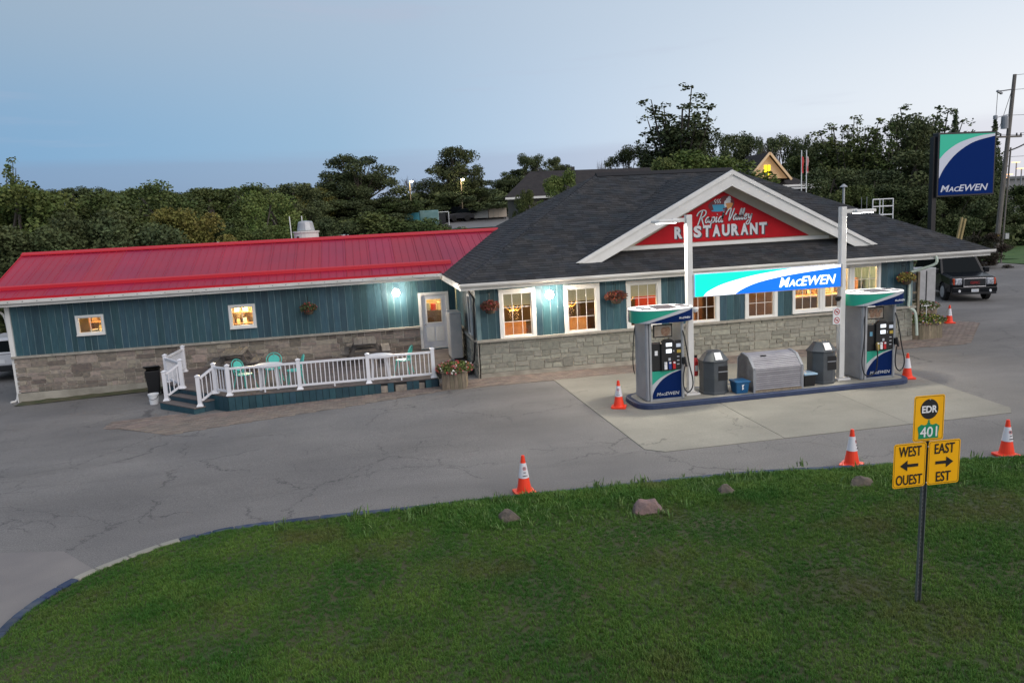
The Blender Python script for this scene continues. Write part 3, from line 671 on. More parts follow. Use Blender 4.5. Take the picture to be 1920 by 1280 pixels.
# underside boards of the gable overhang and tympanum
M_cream = mat('cream_soffit', (.62, .58, .47), (.55, .51, .42), 2, .6)
for s in (-1, 1):
    a = (gx, gz-.06); c = (gx+s*(hw-.35), zt_(gx+s*(hw-.35))-.06)
    MB().prism([a, c, (c[0], c[1]-.03), (a[0], a[1]-.03)], 'y', yG+.05, 25.0).build('gable_soffit', M_cream, RB, True)
MB().prism([(gx, gz-.1), (gx-4.7, 3.72), (gx+4.7, 3.72)], 'y', 24.93, 25.0).build('gable_wall', M_cream, RB, True)
MB().box(gx-3.75, gx+3.95, 24.86, 24.93, 3.76, 3.88).build('gable_sill', M_white, RB, True)
b = MB(); b.box(3.35, 3.42, 23.9, 24.05, 2.8, 2.85); 
# downspout, right end
b = MB(); b.tube(curve([(19.75, 23.65, 3.0), (19.75, 23.65, 2.72), (19.35, 24.02, 2.5), (19.12, 24.1, 2.35), (19.1, 24.1, 1.5), (19.1, 24.1, 1.2), (19.25, 23.95, 1.0), (19.3, 23.9, .2)], 30), .05, 6); b.build('downspout', mat('pale_green_downspout', (.5, .58, .5), None, rough=.4), RB, True)
b = MB(); b.tube(curve([(3.35, 24.0, 2.9), (3.55, 24.2, 2.6), (3.55, 24.25, 2.3), (3.54, 24.3, 1.4), (3.5, 24.35, .7), (3.45, 24.6, .45), (3.3, 24.9, .4)], 30), .035, 6); b.build('drain_pipe', M_blackpl, RB, True)
# stack, gable floods
b = MB(); b.tube([(19.79, 29, 3.9), (19.79, 29, 5.62)], .05, 8); b.lathe([(.0, 5.62), (.16, 5.6), (.02, 5.72)], 10, (19.79, 29, 0)); b.build('vent_stack', M_lgrey, RB, True)
for x, z, s in ((10.8, 5.18, -1), (14.05, 5.22, 1)):
    b = MB(); b.box(x-.07, x+.07, 24.55, 24.75, z-.09, z-.0); b.build('flood_fixture', mat('bronze_fixture', (.08, .07, .06), None, rough=.4), RB, True, bev=.01)
for dx in (0, .12): b = MB(); b.tube([(20.05+dx*2, 28.2, 3.9), (20.05+dx*2, 28.2, 5.15)], .012, 5); b.build('antenna_rod', M_grey, RB, True)
# roof guard rail
GR = T('guard_railing', 'white pipe guard railing standing on the right slope of the dark roof', 'railing', (20.1, 27.6, 4.1))
pts = [(20.05, 27.5), (20.95, 27.5), (20.95, 28.3)]
b = MB()
for (x, y) in pts: b.tube([(x, y, 3.6), (x, y, 5.03)], .022, 6)
b.tube([(20.5, 27.5, 3.8), (20.5, 27.5, 5.03)], .016, 6); b.build('post', M_whitep, GR, True)
b = MB()
for z in (5.03, 4.75, 4.42):
    b.tube([(pts[0][0], pts[0][1], z), (pts[1][0], pts[1][1], z), (pts[2][0], pts[2][1], z)], .02, 6)
b.build('rail', M_whitep, GR, True)

# ---- gable sign
GSN = T('restaurant_sign', 'red triangular gable sign with a coffee cup and white RESTAURANT lettering', 'sign', (12.43, 24.88, 3.9))
MB().prism([(9.21, 3.91), (15.65, 3.91), (12.43, 5.54)], 'y', 24.87, 24.925).build('panel', mat('sign_red', (.48, .005, .013), (.42, .005, .012), 2, .6, spec=.2), GSN, True)
def sT(s, w, h, x, z, m, dy, sh=0., bo=.02, name='lettering'): return txt(s, name, m, GSN, w, h, (x, 24.865-dy, z), world=True, shear=sh, bold=bo)
M_shadow = mat('print_charcoal', (.02, .025, .04), None, rough=.5)
M_let = mat('print_pale', (.62, .64, .66), None, rough=.4)
# letters stand one by one so that their widths are even, heavy strokes with a dropped shadow
word = 'RESTAURANT'; x0l, x1l = 10.62, 14.08; cw = (x1l-x0l)/10
for i, ch in enumerate(word):
    xx = x0l+cw*i
    sT(ch, cw*.83, .40, xx+.045, 4.05-.035, M_shadow, .002, bo=.05); sT(ch, cw*.83, .40, xx, 4.05, M_let, .007, bo=.05)
def stroke(pts, r, m, dy, name='script_stroke', n=None, close=False):
    P = curve([(p[0], p[1], 0) for p in pts], n or 6*len(pts)); b = MB(); L_ = []; R_ = []
    for i, p in enumerate(P):
        d = (P[min(i+1, len(P)-1)]-P[max(i-1, 0)]).normalized(); nn = Vector((-d.y, d.x, 0)); t = r*(.75+.35*abs(d.y)); L_.append(p+nn*t); R_.append(p-nn*t)
    vs = [(q.x, 24.865-dy, q.y) for q in L_]+[(q.x, 24.865-dy, q.y) for q in R_]; k = len(P)
    b.add(vs, [(i, i+1, k+i+1, k+i) for i in range(k-1)]); o = b.build(name, m, GSN, True); return o
def scr(letters, ox, oz, sx, sy):
    for pts in letters:
        P = [(ox+(x+y*.28)*sx, oz+y*sy) for x, y in pts]
        stroke([(x+.018, y-.018) for x, y in P], .022, M_shadow, .009, 'lettering'); stroke(P, .019, M_let, .012, 'lettering')
# cursive "Rapid Valley": each letter as pen strokes on a unit grid (x right, y up, x-height 1)
Rr_ = [[(-.8, 1.3), (-.5, 1.9), (.3, 2.3), (1.1, 2.2), (1.3, 1.7), (.9, 1.15), (.3, 1.0), (.5, .9), (.9, .2), (1.5, -.6), (2.2, -.8), (2.6, -.5)], [(.35, 2.2), (.2, 1.2), (.0, .2), (-.15, -.35)]]
a_ = lambda x: [[(x+.75, .9), (x+.35, 1.0), (x, .55), (x+.1, .05), (x+.45, .1), (x+.75, .7), (x+.8, 1.), (x+.75, .3), (x+.95, .0), (x+1.15, .25)]]
p_ = lambda x: [[(x+.1, 1.0), (x+.05, .2), (x-.02, -.7)], [(x+.08, .6), (x+.4, 1.0), (x+.75, .75), (x+.65, .15), (x+.25, .02), (x+.1, .2)]]
i_ = lambda x: [[(x+.1, 1.0), (x+.08, .3), (x+.2, .0), (x+.45, .3)], [(x+.12, 1.38), (x+.14, 1.5)]]
d_ = lambda x: [[(x+.75, .9), (x+.35, 1.0), (x, .55), (x+.1, .05), (x+.45, .1), (x+.75, .7), (x+.85, 1.9)], [(x+.82, 1.8), (x+.76, .3), (x+.9, .0), (x+1.1, .2)]]
V_ = lambda x: [[(x-.7, 1.0), (x-.5, 1.6), (x, 2.1), (x+.35, 2.0), (x+.3, 1.2), (x+.35, -.1), (x+.8, .8), (x+1.1, 2.1)]]
l_ = lambda x: [[(x-.05, .3), (x+.25, 1.1), (x+.35, 1.9), (x+.2, 1.9), (x+.1, 1.0), (x+.12, .2), (x+.3, .0), (x+.5, .25)]]
e_ = lambda x: [[(x, .4), (x+.45, .6), (x+.55, .9), (x+.3, 1.0), (x+.05, .6), (x+.12, .1), (x+.45, .02), (x+.7, .3)]]
y_ = lambda x: [[(x+.02, 1.0), (x+.1, .35), (x+.4, .2), (x+.75, .9)], [(x+.78, 1.0), (x+.7, .2), (x+.55, -.7), (x+.1, -.95), (x-.15, -.6), (x+.3, -.1)]]
scr(Rr_+a_(1.6)+p_(3.0)+i_(4.05)+d_(4.75), 11.50, 4.53, .150, .185)
scr(V_(0)+a_(1.35)+l_(2.65)+l_(3.3)+e_(4.0)+y_(4.95), 12.56, 4.585, .150, .185)
# emblem: dark roundel, blue cup with steam, pale swirl on an orange cone
def disc(cx, cz, rx, rz, m, dy, name='emblem', n=20, pts=None):
    P = pts or [(cx+rx*math.cos(2*math.pi*k/n), cz+rz*math.sin(2*math.pi*k/n)) for k in range(n)]
    MB().prism(P, 'y', 24.865-dy, 24.868-dy+.001).build(name, m, GSN, True)
M_maroon = mat('print_maroon', (.12, .006, .012), None, rough=.5); M_pblue = mat('print_blue', (.03, .28, .45), None, rough=.5); M_porg = mat('print_orange', (.6, .26, .07), None, rough=.5)
disc(12.2, 5.08, .34, .2, M_maroon, .003); disc(12.52, 5.15, .30, .26, M_maroon, .0031)
disc(0, 0, 0, 0, M_pblue, .008, pts=[(12.0, 5.12), (12.06, 4.93), (12.38, 4.93), (12.44, 5.12)]); disc(12.22, 4.92, .25, .035, M_pblue, .0075); disc(12.45, 5.05, .055, .06, M_pblue, .0076)
for dx in (0, .09, .17): stroke([(12.1+dx, 5.16), (12.14+dx, 5.2), (12.08+dx, 5.25), (12.14+dx, 5.31)], .011, M_let, .011, 'emblem')
disc(12.56, 5.17, .12, .1, M_let, .0085); disc(12.6, 5.27, .09, .07, M_let, .009); disc(12.63, 5.34, .055, .05, M_let, .0095); disc(12.5, 5.1, .06, .08, M_let, .0088)
disc(0, 0, 0, 0, M_porg, .010, pts=[(12.5, 5.12), (12.57, 4.94), (12.68, 4.94), (12.76, 5.12)])
disc(12.63, 5.13, .14, .035, M_porg, .0103)

# ---- kitchen wing
WG = T('kitchen_wing', 'long low teal wing with a red steel roof and stone base behind the deck', 'building', (-11.75, 29.3, -.43))
ops2 = [(-9.62, -8.83, 1.80, 2.37), (-4.55, -3.75, 1.65, 2.38), (2.32, 3.22, .3, 2.3)]
b = MB(); wall_open(b, -11.75, 3.62, -.6, 2.95, 29.3, 29.45, ops2); b.box(-11.75, -11.6, 29.45, 36.2, -.6, 2.95); b.box(-11.6, 3.6, 36.05, 36.2, -.6, 2.95); b.build('wall', M_gap, WG, True)
MB().prism([(-11.80, -.7), (3.5, -.7), (3.5, .0), (-11.80, -.12)], 'y', 29.22, 29.3).build('foundation', M_found, WG, True, bev=.01)
MB().box(-11.78, 2.2, 29.25, 29.3, -.1, 1.11).box(3.34, 3.62, 29.25, 29.3, -.1, 1.11).build('mortar_bed', M_mortar, WG, True)
rn = random.Random(5)
ashlar(WG, -11.77, 2.2, -.1, 1.11, 29.23, M_stone, lambda a, c, z0, z1: (a > -5.8 and z1 < .3) or (c < -11 and z1 < -.02 and False), rn, hs=(.30, .34, .26), wr=(.3, .7), cap=296)
ashlar(WG, 3.34, 3.6, .3, 1.11, 29.23, M_stone, lambda *a: False, rn, hs=(.2,), wr=(.26, .27), cap=4)
x = -11.82
while x < 2.2:
    w = min(1.3, 2.2-x); link(capm, 'cap_stone', None, WG, Vector((x+w/2, 29.22, 1.145))-rootloc(WG), (0, 0, 0), (w-.01, .17, .07)); x += w
planks(WG, -11.68, 3.6, 1.18, 2.92, 29.3, [(-9.7, -8.75, 1.72, 2.45), (-4.63, -3.67, 1.57, 2.46), (2.2, 3.34, .2, 2.42)], .235, M_teal, rnd=random.Random(8))
MB().box(-11.84, -11.7, 29.24, 29.36, -.6, 2.92).build('corner_board', M_white, WG, True)
b = MB(); b.tube(curve([(-11.95, 28.85, 3.05), (-12.0, 29.0, 2.8), (-11.9, 29.35, 2.55), (-11.88, 29.42, 1.5), (-11.88, 29.42, -.2), (-12.05, 29.2, -.4)], 20), .04, 6); b.build('downspout', M_white, WG, True)
window(WG, -9.68, -8.77, 1.74, 2.43, 29.3, 2, 1, trim=.07); window(WG, -4.61, -3.69, 1.59, 2.44, 29.3, 2, 1, trim=.08)
# door
b = MB(); b.box(2.2, 2.3, 29.22, 29.34, .3, 2.42).box(3.24, 3.34, 29.22, 29.34, .3, 2.42).box(2.3, 3.24, 29.22, 29.34, 2.32, 2.42).box(2.3, 3.24, 29.24, 29.34, .28, .33); b.build('door_frame', M_white, WG, True)
b = MB(); wall_open(b, 2.31, 3.23, .335, 2.31, 29.27, 29.31, [(2.5, 3.04, 1.28, 2.15)]); dr = b.build('door', mat('door_paint', (.62, .63, .66), (.55, .56, .6), 2, .4), WG, True)
MB().box(2.5, 3.04, 29.285, 29.29, 1.28, 2.15).build('pane', M_winglass, dr, True)
MB().box(2.46, 3.08, 29.262, 29.272, 1.24, 1.28).box(2.46, 3.08, 29.262, 29.272, 2.15, 2.19).box(2.46, 2.5, 29.262, 29.272, 1.28, 2.15).box(3.04, 3.08, 29.262, 29.272, 1.28, 2.15).build('lite_frame', M_white, dr, True)
b = MB()
for px in (2.44, 2.8): fasc(b, px, px+.3, 0, 0, 0, 0, 0) if False else b.box(px, px+.3, 29.264, 29.272, .55, 1.1)
b.build('panel', M_white, dr, True, bev=.02)
MB().lathe([(.0, 0), (.028, .01), (.028, .04), (.012, .05), (.012, .07)], 10, (0, 0, 0)); b = MB(); b.X = Matrix.Translation((2.4, 29.2, 1.22)) @ Matrix.Rotation(R(-90), 4, 'X'); b.lathe([(.0, 0), (.028, .01), (.028, .04), (.012, .05), (.012, .07)], 10); b.build('door_knob', M_chrome, dr, True)
# roof: two slopes; steel panels with ribs
wy0, wy1, wz0, wyr, wzr = 28.82, 36.4, 3.19, 32.6, 4.56; wx0, wx1 = -12.25, 6.6
M_wd = mat('roof_sheathing', (.12, .01, .015), None, rough=.8)
b = MB(); b.add([(wx0, wy0, wz0), (3.4, wy0, wz0), (wx1, wyr, wzr-.02), (wx0, wyr, wzr-.02), (wx0, wy1, wz0), (3.6, wy1, wz0), (wx0, wy0, wz0-.06), (wx0, wy1, wz0-.06), (3.4, wy0, wz0-.06), (3.6, wy1, wz0-.06)],
    [(0, 1, 2, 3), (3, 2, 5, 4), (0, 3, 4, 7, 6), (6, 8, 1, 0), (4, 5, 9, 7), (6, 7, 9, 8)]); b.build('roof', M_wd, WG, True)
ws = (wzr-wz0)/(wyr-wy0); pw_ = .915
def mainleft_x(z): return ex0+(z-ez)/SL   # where the main roof's left slope stands at height z
x = wx0; k = 0
while x < 6.3:
    w = pw_; b = MB(); N_ = 13
    us = [0, .012, .03, .045, .28, .292, .305, .317, .55, .562, .575, .587, .62, .82, .832, .845, .857, .913]
    hs = [0, .022, .022, 0, 0, .018, .018, 0, 0, .018, .018, 0, 0, 0, .018, .018, 0, 0]
    y_end = wyr
    if x > 3.0: pass
    def yb(xx):  # start y of panel at xx (clipped by the main roof's left slope)
        if xx <= ex0+.03: return wy0
        zz = ez+SL*(xx-ex0); return min(wyr, wy0+(zz-wz0)/ws-.25)
    vs = []
    for u, h in zip(us, hs):
        X_ = x+u
        y0_ = yb(X_); vs.append((X_, y0_, wz0+(y0_-wy0)*ws+.012+h)); vs.append((X_, wyr-.01, wzr+.01+h))
    b.add(vs, [(2*i, 2*i+2, 2*i+3, 2*i+1) for i in range(len(us)-1)])
    b.v = [tuple(Vector(q)-rootloc(WG)) for q in b.v]
    link(b.mesh('roof_panel'), 'roof_panel', M_red, WG); x += w; k += 1
MB().add([(wx0, wyr+.01, wzr+.01), (wx1-.2, wyr+.01, wzr+.01), (3.6, wy1, wz0+.02), (wx0, wy1, wz0+.02)], [(0, 1, 2, 3)], M_red).build('rear_roof_sheet', M_red, WG, True)
b = MB(); b.prism([(wyr-.2, wzr-.03), (wyr-.19, wzr+.02), (wyr, wzr+.1), (wyr+.19, wzr+.02), (wyr+.2, wzr-.03)], 'x', wx0-.03, 6.0); b.build('ridge_cap', M_redtrim, WG, True)
# snow guard rail, eave trim, rake trim
yb_ = wy0+.62; zb_ = wz0+.62*ws
b = MB(); b.prism([(yb_, zb_+.02), (yb_+.02, zb_+.13), (yb_+.14, zb_+.17), (yb_+.26, zb_+.11)], 'x', wx0, 3.55); b.build('snow_guard', M_redtrim, WG, True)
b = MB(); b.box(wx0, 3.1, wy0-.02, wy0+.03, wz0-.05, wz0+.03); b.build('eave_trim', M_redtrim, WG, True)
b = MB(); b.prism([(wy0, wz0-.08), (wy0, wz0+.05), (wyr, wzr+.05), (wy1, wz0+.05), (wy1, wz0-.08), (wyr, wzr-.08)], 'x', wx0-.03, wx0); b.build('rake_trim', M_redtrim, WG, True)
b = MB(); b.box(wx0, 3.08, wy0-.0, wy0+.05, 2.92, 3.14).box(wx0, 3.1, wy0-.1, wy0-.0, 3.03, 3.14); b.build('gutter', M_fascia, WG, True)
MB().box(wx0+.02, 3.6, wy0+.05, 29.3, 2.92, 2.95).build('soffit', M_white, WG, True)
b = MB()
for i in range(34): b.box(wx0+.3+i*.45, wx0+.325+i*.45, wy0-.112, wy0-.1, 3.075, 3.095)
b.build('gutter_screws', M_dark, WG, True)['kind'] = 'stuff'

# roof exhaust fan and small vent
EF = T('exhaust_fan', 'round white exhaust fan standing behind the ridge of the red roof', 'exhaust fan', (-1.9, 33.6, 4.4))
MB().lathe([(.42, .0), (.5, .0), (.5, .46), (.54, .46), (.54, .52), (.3, .52)], 20, (0, 0, 0)).build('housing', M_white, EF)
MB().lathe([(.34, .52), (.36, .56), (.30, .86), (.26, .92), (.0, .95)], 20).build('cap', M_lgrey, EF)
MB().box(-.36, -.26, -.52, -.49, .12, .32).build('switch_box', M_dark, EF)
RV = T('roof_vent', 'small white roof vent peeping over the ridge of the red roof', 'roof vent', (-5.33, 33.1, 4.4))
MB().lathe([(.08, 0), (.08, .16), (.15, .16), (.13, .24), (.0, .27)], 12).build('hood', M_white, RV)

# ---- interiors seen through the windows
M_iwall = mat('interior_wall_brown', (.13, .075, .045), (.09, .05, .03), 1.2, .8); M_iflo = mat('interior_floor', (.10, .06, .04), None, rough=.5)
M_ired = mat('interior_wall_red', (.4, .03, .02), None, rough=.7); M_icr = mat('interior_wall_cream', (.65, .5, .28), None, rough=.7); M_iwood = mat('interior_oak', (.5, .26, .1), (.4, .2, .08), 4, .5, orand=.15)
M_ceil = mat('interior_ceiling', (.5, .45, .36), None, rough=.9)
b = MB(); b.box(3.85, 19.05, 24.4, 31.0, .1, .13); b.build('interior_floor', M_iflo, RB, True)
b = MB(); b.box(3.85, 19.05, 24.38, 31.0, 2.84, 2.87); b.build('interior_ceiling', M_ceil, RB, True)
b = MB(); b.box(3.85, 10.2, 30.0, 30.1, .13, 2.84, M_iwall).box(10.2, 12.4, 27.6, 27.7, .13, 2.84, M_ired).box(12.4, 14.4, 29.0, 29.1, .13, 2.84, M_iwall).box(14.4, 19.05, 27.2, 27.3, .13, 2.84, M_icr).box(14.36, 14.4, 24.4, 29.0, .13, 2.84, M_iwall).box(12.35, 12.4, 26.5, 29.0, .13, 2.84, M_iwall).box(10.2, 10.25, 27.7, 30.0, .13, 2.84, M_iwall)
b.build('interior_wall', None, RB, True)
b = MB(); b.box(-11.5, 3.5, 31.5, 31.6, .1, 2.9, M_icr).box(-11.5, 3.5, 29.5, 31.5, 2.85, 2.9, M_icr).box(-11.5, 3.5, 29.5, 31.5, .1, .13, M_iflo).box(-6.5, -6.45, 29.5, 31.5, .13, 2.85, M_icr).box(-.5, -.45, 29.5, 31.5, .13, 2.85, M_icr); b.build('interior_wall', None, WG, True)
def plight(name, loc, e, col=(1, .62, .28), r=.12):
    l = bpy.data.lights.new(name, 'POINT'); l.energy = e; l.color = col; l.shadow_soft_size = r; o = bpy.data.objects.new(name, l); COL.objects.link(o); o.location = loc; return o
# chandeliers: a lamp with curved arms and candle bulbs
def chandelier(x, y, z, label):
    t = T('chandelier', label, 'chandelier', (x, y, z), group='chandeliers over the dining tables'); b = MB(); c = MB()
    b.tube([(0, 0, .62), (0, 0, -.12)], .02, 6)
    for k in range(7):
        a = k*2*math.pi/7; p = [(0, 0, -.1), (.16*math.cos(a), .16*math.sin(a), -.13), (.3*math.cos(a), .3*math.sin(a), -.02), (.31*math.cos(a), .31*math.sin(a), .06)]
        b.tube(curve(p, 8), .016, 5); c.lathe([(.01, 0), (.028, .04), (.022, .09), (.004, .14)], 6, (.31*math.cos(a), .31*math.sin(a), .07))
    b.build('frame', mat('brass', (.6, .36, .1), None, rough=.3, metal=.8, emit=(1, .5, .12), es=.35), t); c.build('bulb', mat('candle_bulb', (1, .8, .5), None, emit=(1, .66, .26), es=14), t)
for i, (x, lab) in enumerate([(5.05, 'brass chandelier in the leftmost front window'), (6.95, 'brass chandelier in the second front window from the left'), (8.95, 'brass chandelier in the third front window, above the left pump')]):
    chandelier(x, 25.3, 2.12, lab); plight('chandelier_light', (x, 25.3, 1.85), 66, r=.2)
plight('ceiling_light', (11.3, 26, 2.5), 106); plight('ceiling_light', (13.4, 26.4, 2.5), 60); plight('ceiling_light', (15.3, 25.9, 2.6), 153, (1, .72, .36)); plight('ceiling_light', (17.3, 25.9, 2.6), 153, (1, .72, .36)); plight('ceiling_light', (6.5, 28.3, 2.4), 85)
plight('ceiling_light', (-9.3, 30.4, 2.5), 66, (1, .66, .28)); plight('ceiling_light', (-4.2, 30.4, 2.5), 178, (1, .78, .45)); plight('ceiling_light', (2.8, 30.4, 2.5), 76, (1, .72, .36))
def dining(x, y, n, label):
    t = T('dining_table', label, 'table', (x, y, .13), group='dining tables inside the restaurant')
    MB().box(-.6, .6, -.38, .38, .7, .74).build('table_top', M_iwood, t, bev=.01); MB().box(-.05, .05, -.05, .05, .05, .7).box(-.3, .3, -.25, .25, 0, .05).build('pedestal', M_dark, t)
def booth(x, y, rz, label):
    t = T('booth_bench', label, 'bench', (x, y, .13), rz, group='booth benches inside the restaurant')
    MB().box(-.6, .6, -.25, .3, 0, .45).build('seat', M_iwood, t, bev=.02); MB().box(-.6, .6, .3, .42, 0, 1.25).build('backrest', M_iwood, t, bev=.02)
dining(4.9, 25.6, 0, 'oak dining table in the leftmost front window'); dining(7.2, 25.6, 0, 'oak dining table in the second front window'); dining(13.4, 25.7, 0, 'oak dining table in the fifth front window'); dining(9.2, 25.7, 0, 'oak dining table in the third front window')
booth(5.2, 26.6, 0, 'oak booth bench seen through the leftmost front window'); booth(7.5, 26.7, 0, 'oak booth bench seen through the second front window'); booth(11.4, 26.0, 0, 'oak booth bench before the red wall, fourth window'); booth(10.95, 24.95, R(90), 'oak booth end close behind the fourth window glass'); booth(9.3, 27, 0, 'oak booth bench seen through the third front window')
def shelf(x, y, w, label, z=.13, h=2.0):
    t = T('shelf_unit', label, 'shelf', (x, y, z)); r = random.Random(int(x*10)); MB().box(0, .04, -.2, .2, 0, h).box(w-.04, w, -.2, .2, 0, h).build('side_panel', M_iwood, t)
    for k in range(5): MB().box(.04, w-.04, -.2, .2, .1+k*(h-.15)/4, .13+k*(h-.15)/4).build('shelf', M_iwood, t)
    for k in range(4):
        xx = .08
        while xx < w-.25:
            ww = r.uniform(.08, .22); hh = r.uniform(.12, .32); o = MB().box(xx, xx+ww, -.15, .1, .13+k*(h-.15)/4, .13+k*(h-.15)/4+hh).build('goods', mat('goods_%d' % r.randrange(4), ((.5, .4, .2), (.35, .08, .04), (.7, .6, .4), (.2, .12, .06))[r.randrange(4)], None), t); xx += ww+r.uniform(.02, .15)
shelf(15.6, 26.6, 1.3, 'oak shelf unit in the wide right window'); shelf(17.2, 26.6, 1.5, 'oak shelf unit at the right end of the wide window'); shelf(-4.95, 30.9, 1.0, 'shelf unit seen through the small lit wing window', .6, 1.9); shelf(-9.7, 30.9, 1.1, 'shelf unit seen through the leftmost wing window', .6, 1.9)
ck = T('counter', 'dark counter behind the wide right window', 'counter', (14.5, 25.5, .13)); MB().box(0, 4.3, 0, .5, 0, 1.5).build('counter_body', M_iwall, ck, bev=.02); MB().box(-.02, 4.32, -.03, .53, 1.5, 1.54).build('counter_top', M_iwood, ck)
bd = T('pot_stack', 'row of pale pots on the sill of the leftmost wing window', 'pots', (-9.4, 29.62, 1.55)); MB().lathe([(.12, 0), (.15, .3), (.13, .34)], 12, (.18, 0, 0)).build('pot', M_lgrey, bd); MB().lathe([(.1, 0), (.13, .28), (.11, .32)], 12, (.45, 0, 0)).build('pot', M_lgrey, bd)

dk_ = T('door_side_shelf', 'shelf of red and pale goods seen through the white door window', 'shelf', (2.2, 30.6, .13)); MB().box(0, 1.2, 0, .4, 0, 1.45).build('cabinet', M_iwall, dk_, bev=.01)
for k, (x_, m_) in enumerate(((.1, M_ired), (.35, M_lgrey), (.6, M_ired), (.85, M_icr))): MB().box(x_, x_+.18, .05, .3, 1.45, 1.7+.05*(k % 2)).build('box', m_, dk_)
# ================================================================ DECK
DK = T('patio_deck', 'raised wooden patio deck with teal skirting and two corner steps along the wing', 'deck', (-1, 26, 0))
dz = .25
DP = [(-4.0, 23.7), (2.22, 23.7), (2.22, 24.9), (3.5, 24.9), (3.5, 29.2), (-6.5, 29.2), (-6.5, 26.95), (-5.74, 25.66), (-4.48, 24.22)]
def xr(y, P):
    xs_ = []
    for i in range(len(P)):
        a, b_ = P[i], P[(i+1) % len(P)]
        if (a[1] > y) != (b_[1] > y): xs_.append(a[0]+(y-a[1])*(b_[0]-a[0])/(b_[1]-a[1]))
    return min(xs_), max(xs_)
y = 23.7; off = rootloc(DK); rr = random.Random(3)
dm = cubemesh('deck_board', 0, 0, 0, M_deck)
while y < 29.15:
    a, c = xr(y+.01, DP); a2, c2 = xr(y+.13, DP)
    cuts = [a, (a+c)/2+rr.uniform(-1, 1), c]
    for i in range(2):
        if i == 0: pts = [(a, y+.003), (cuts[1]-.003, y+.003), (cuts[1]-.003, y+.135), (a2, y+.135)]
        else: pts = [(cuts[1]+.003, y+.003), (c, y+.003), (c2, y+.135), (cuts[1]+.003, y+.135)]
        MB().prism(pts, 'z', dz-.035, dz+rr.uniform(0, .003)).build('deck_board', M_deck, DK, True)
    y += .14
MB().prism([(p[0]*.99, p[1]+.05) for p in DP], 'z', -.5, dz-.05).build('substructure', mat('dark_joists', (.02, .02, .02), None), DK, True)
def skirt(p, q, n0, topz=dz-.04, name='skirting_board', mt=None, gaps=()):
    p, q = Vector(p), Vector(q); L = (q-p).length; n = max(1, int(L/.19)); d = (q-p)/n; nn = Vector((d.y, -d.x)).normalized()*.02
    for i in range(n):
        if i in gaps: continue
        a, c = p+d*(i+.03), p+d*(i+.97); zb = min(tz(a.x, a.y), tz(c.x, c.y))-.02
        MB().prism([(a.x, a.y), (c.x, c.y), (c.x+nn.x, c.y+nn.y), (a.x+nn.x, a.y+nn.y)], 'z', zb, topz).build(name, mt or M_tealdk, DK, True)
skirt((-4.0, 23.69), (2.22, 23.69), 0, gaps=(23, 25, 26, 29)); skirt((-4.48, 24.21), (-4.0, 23.69), 0); skirt((2.24, 23.69), (2.24, 24.9), 0)
skirt((-6.52, 29.2), (-6.52, 26.95), 0); skirt((-6.52, 26.95), (-5.75, 25.66), 0); skirt((-5.74, 25.65), (-4.48, 24.21), 0)
# bits of bare stone footing behind missing boards
for x in (.55, 1.08, 1.62): link(cubemesh('footing_stone', .06, .03, int(x*10), M_stone), 'footing_stone', None, DK, Vector((x, 23.74, .03))-off, (0, 0, 0), (.36, .1, .2))
# steps at the chamfered corner, going down towards the lower left
e1, e2 = Vector((-4.44, 24.18)), Vector((-5.74, 25.62)); ed = (e2-e1).normalized(); on = Vector((-.84, -.52)).normalized()
for k, (zt, o0, o1) in enumerate([(.10, 0, .32), (-.05, .32, .66)]):
    a, c = e1+on*o0, e2+on*o0; a1, c1 = e1+on*o1, e2+on*o1
    P = [(a.x, a.y), (c.x, c.y), (c1.x, c1.y), (a1.x, a1.y)]
    MB().prism(P, 'z', zt-.035, zt).build('step_tread', M_deck, DK, True, bev=.005)
    P2 = [((p[0]*.97+.03*(a.x+c1.x)/2), (p[1]*.97+.03*(a.y+c1.y)/2)) for p in P]; MB().prism(P2, 'z', -.35, zt-.036).build('step_riser', M_tealdk, DK, True)

# ================================================================ RAILING
RL = T('deck_railing', 'white baluster railing running round the front and left end of the patio deck', 'railing', (-1, 23.8, .25))
M_rail = mat('rail_vinyl_white', (.74, .74, .77), None, rough=.35); roff = rootloc(RL)
postm = None
def post(x, y, z, h=.89):
    global postm
    if postm is None:
        b = MB(); b.box(-.055, .055, -.055, .055, 0, 1.0).box(-.07, .07, -.07, .07, 1.0, 1.02)
        b.lathe([(.075*1.41, 1.02), (.0, 1.07)], 4, ph=R(45)); b.lathe([(.14, 0), (.13, .02), (.085, .08), (.078, .12)], 4, ph=R(45)); postm = b.mesh('post'); postm.materials.append(M_rail)
    link(postm, 'post', None, RL, Vector((x, y, z))-roff, (0, 0, 0), (1, 1, h))
balm = cubemesh('baluster', 0, 0, 0, M_rail)
def run(p, q, pitch=.125, hgt=.80):
    p, q = Vector(p), Vector(q); d = q-p; L = Vector((d.x, d.y)).length; u = d/L; a = p+u*.06; c = q-u*.06; up = Vector((0, 0, 1)); ang = math.atan2(d.y, d.x)
    MB().bar(a+up*hgt, c+up*hgt, .07, .06).build('top_rail', M_rail, RL, True); MB().bar(a+up*.12, c+up*.12, .05, .06).build('bottom_rail', M_rail, RL, True)
    n = int((L-.12)/pitch)
    for i in range(n):
        m = a+(c-a)*((i+.5)/n); link(balm, 'baluster', None, RL, m+up*(.15+hgt-.03)/2-roff, (0, 0, ang), (.025, .025, hgt-.19))
    if L > 1.2:
        m = (a+c)/2; MB().box(m.x-.02, m.x+.02, m.y-.02, m.y+.02, m.z, m.z+.1).build('foot_block', M_rail, RL, True)
fy = 23.8
A = [(-3.96, fy, dz), (-1.93, fy, dz), (.12, fy, dz), (2.11, fy, dz)]
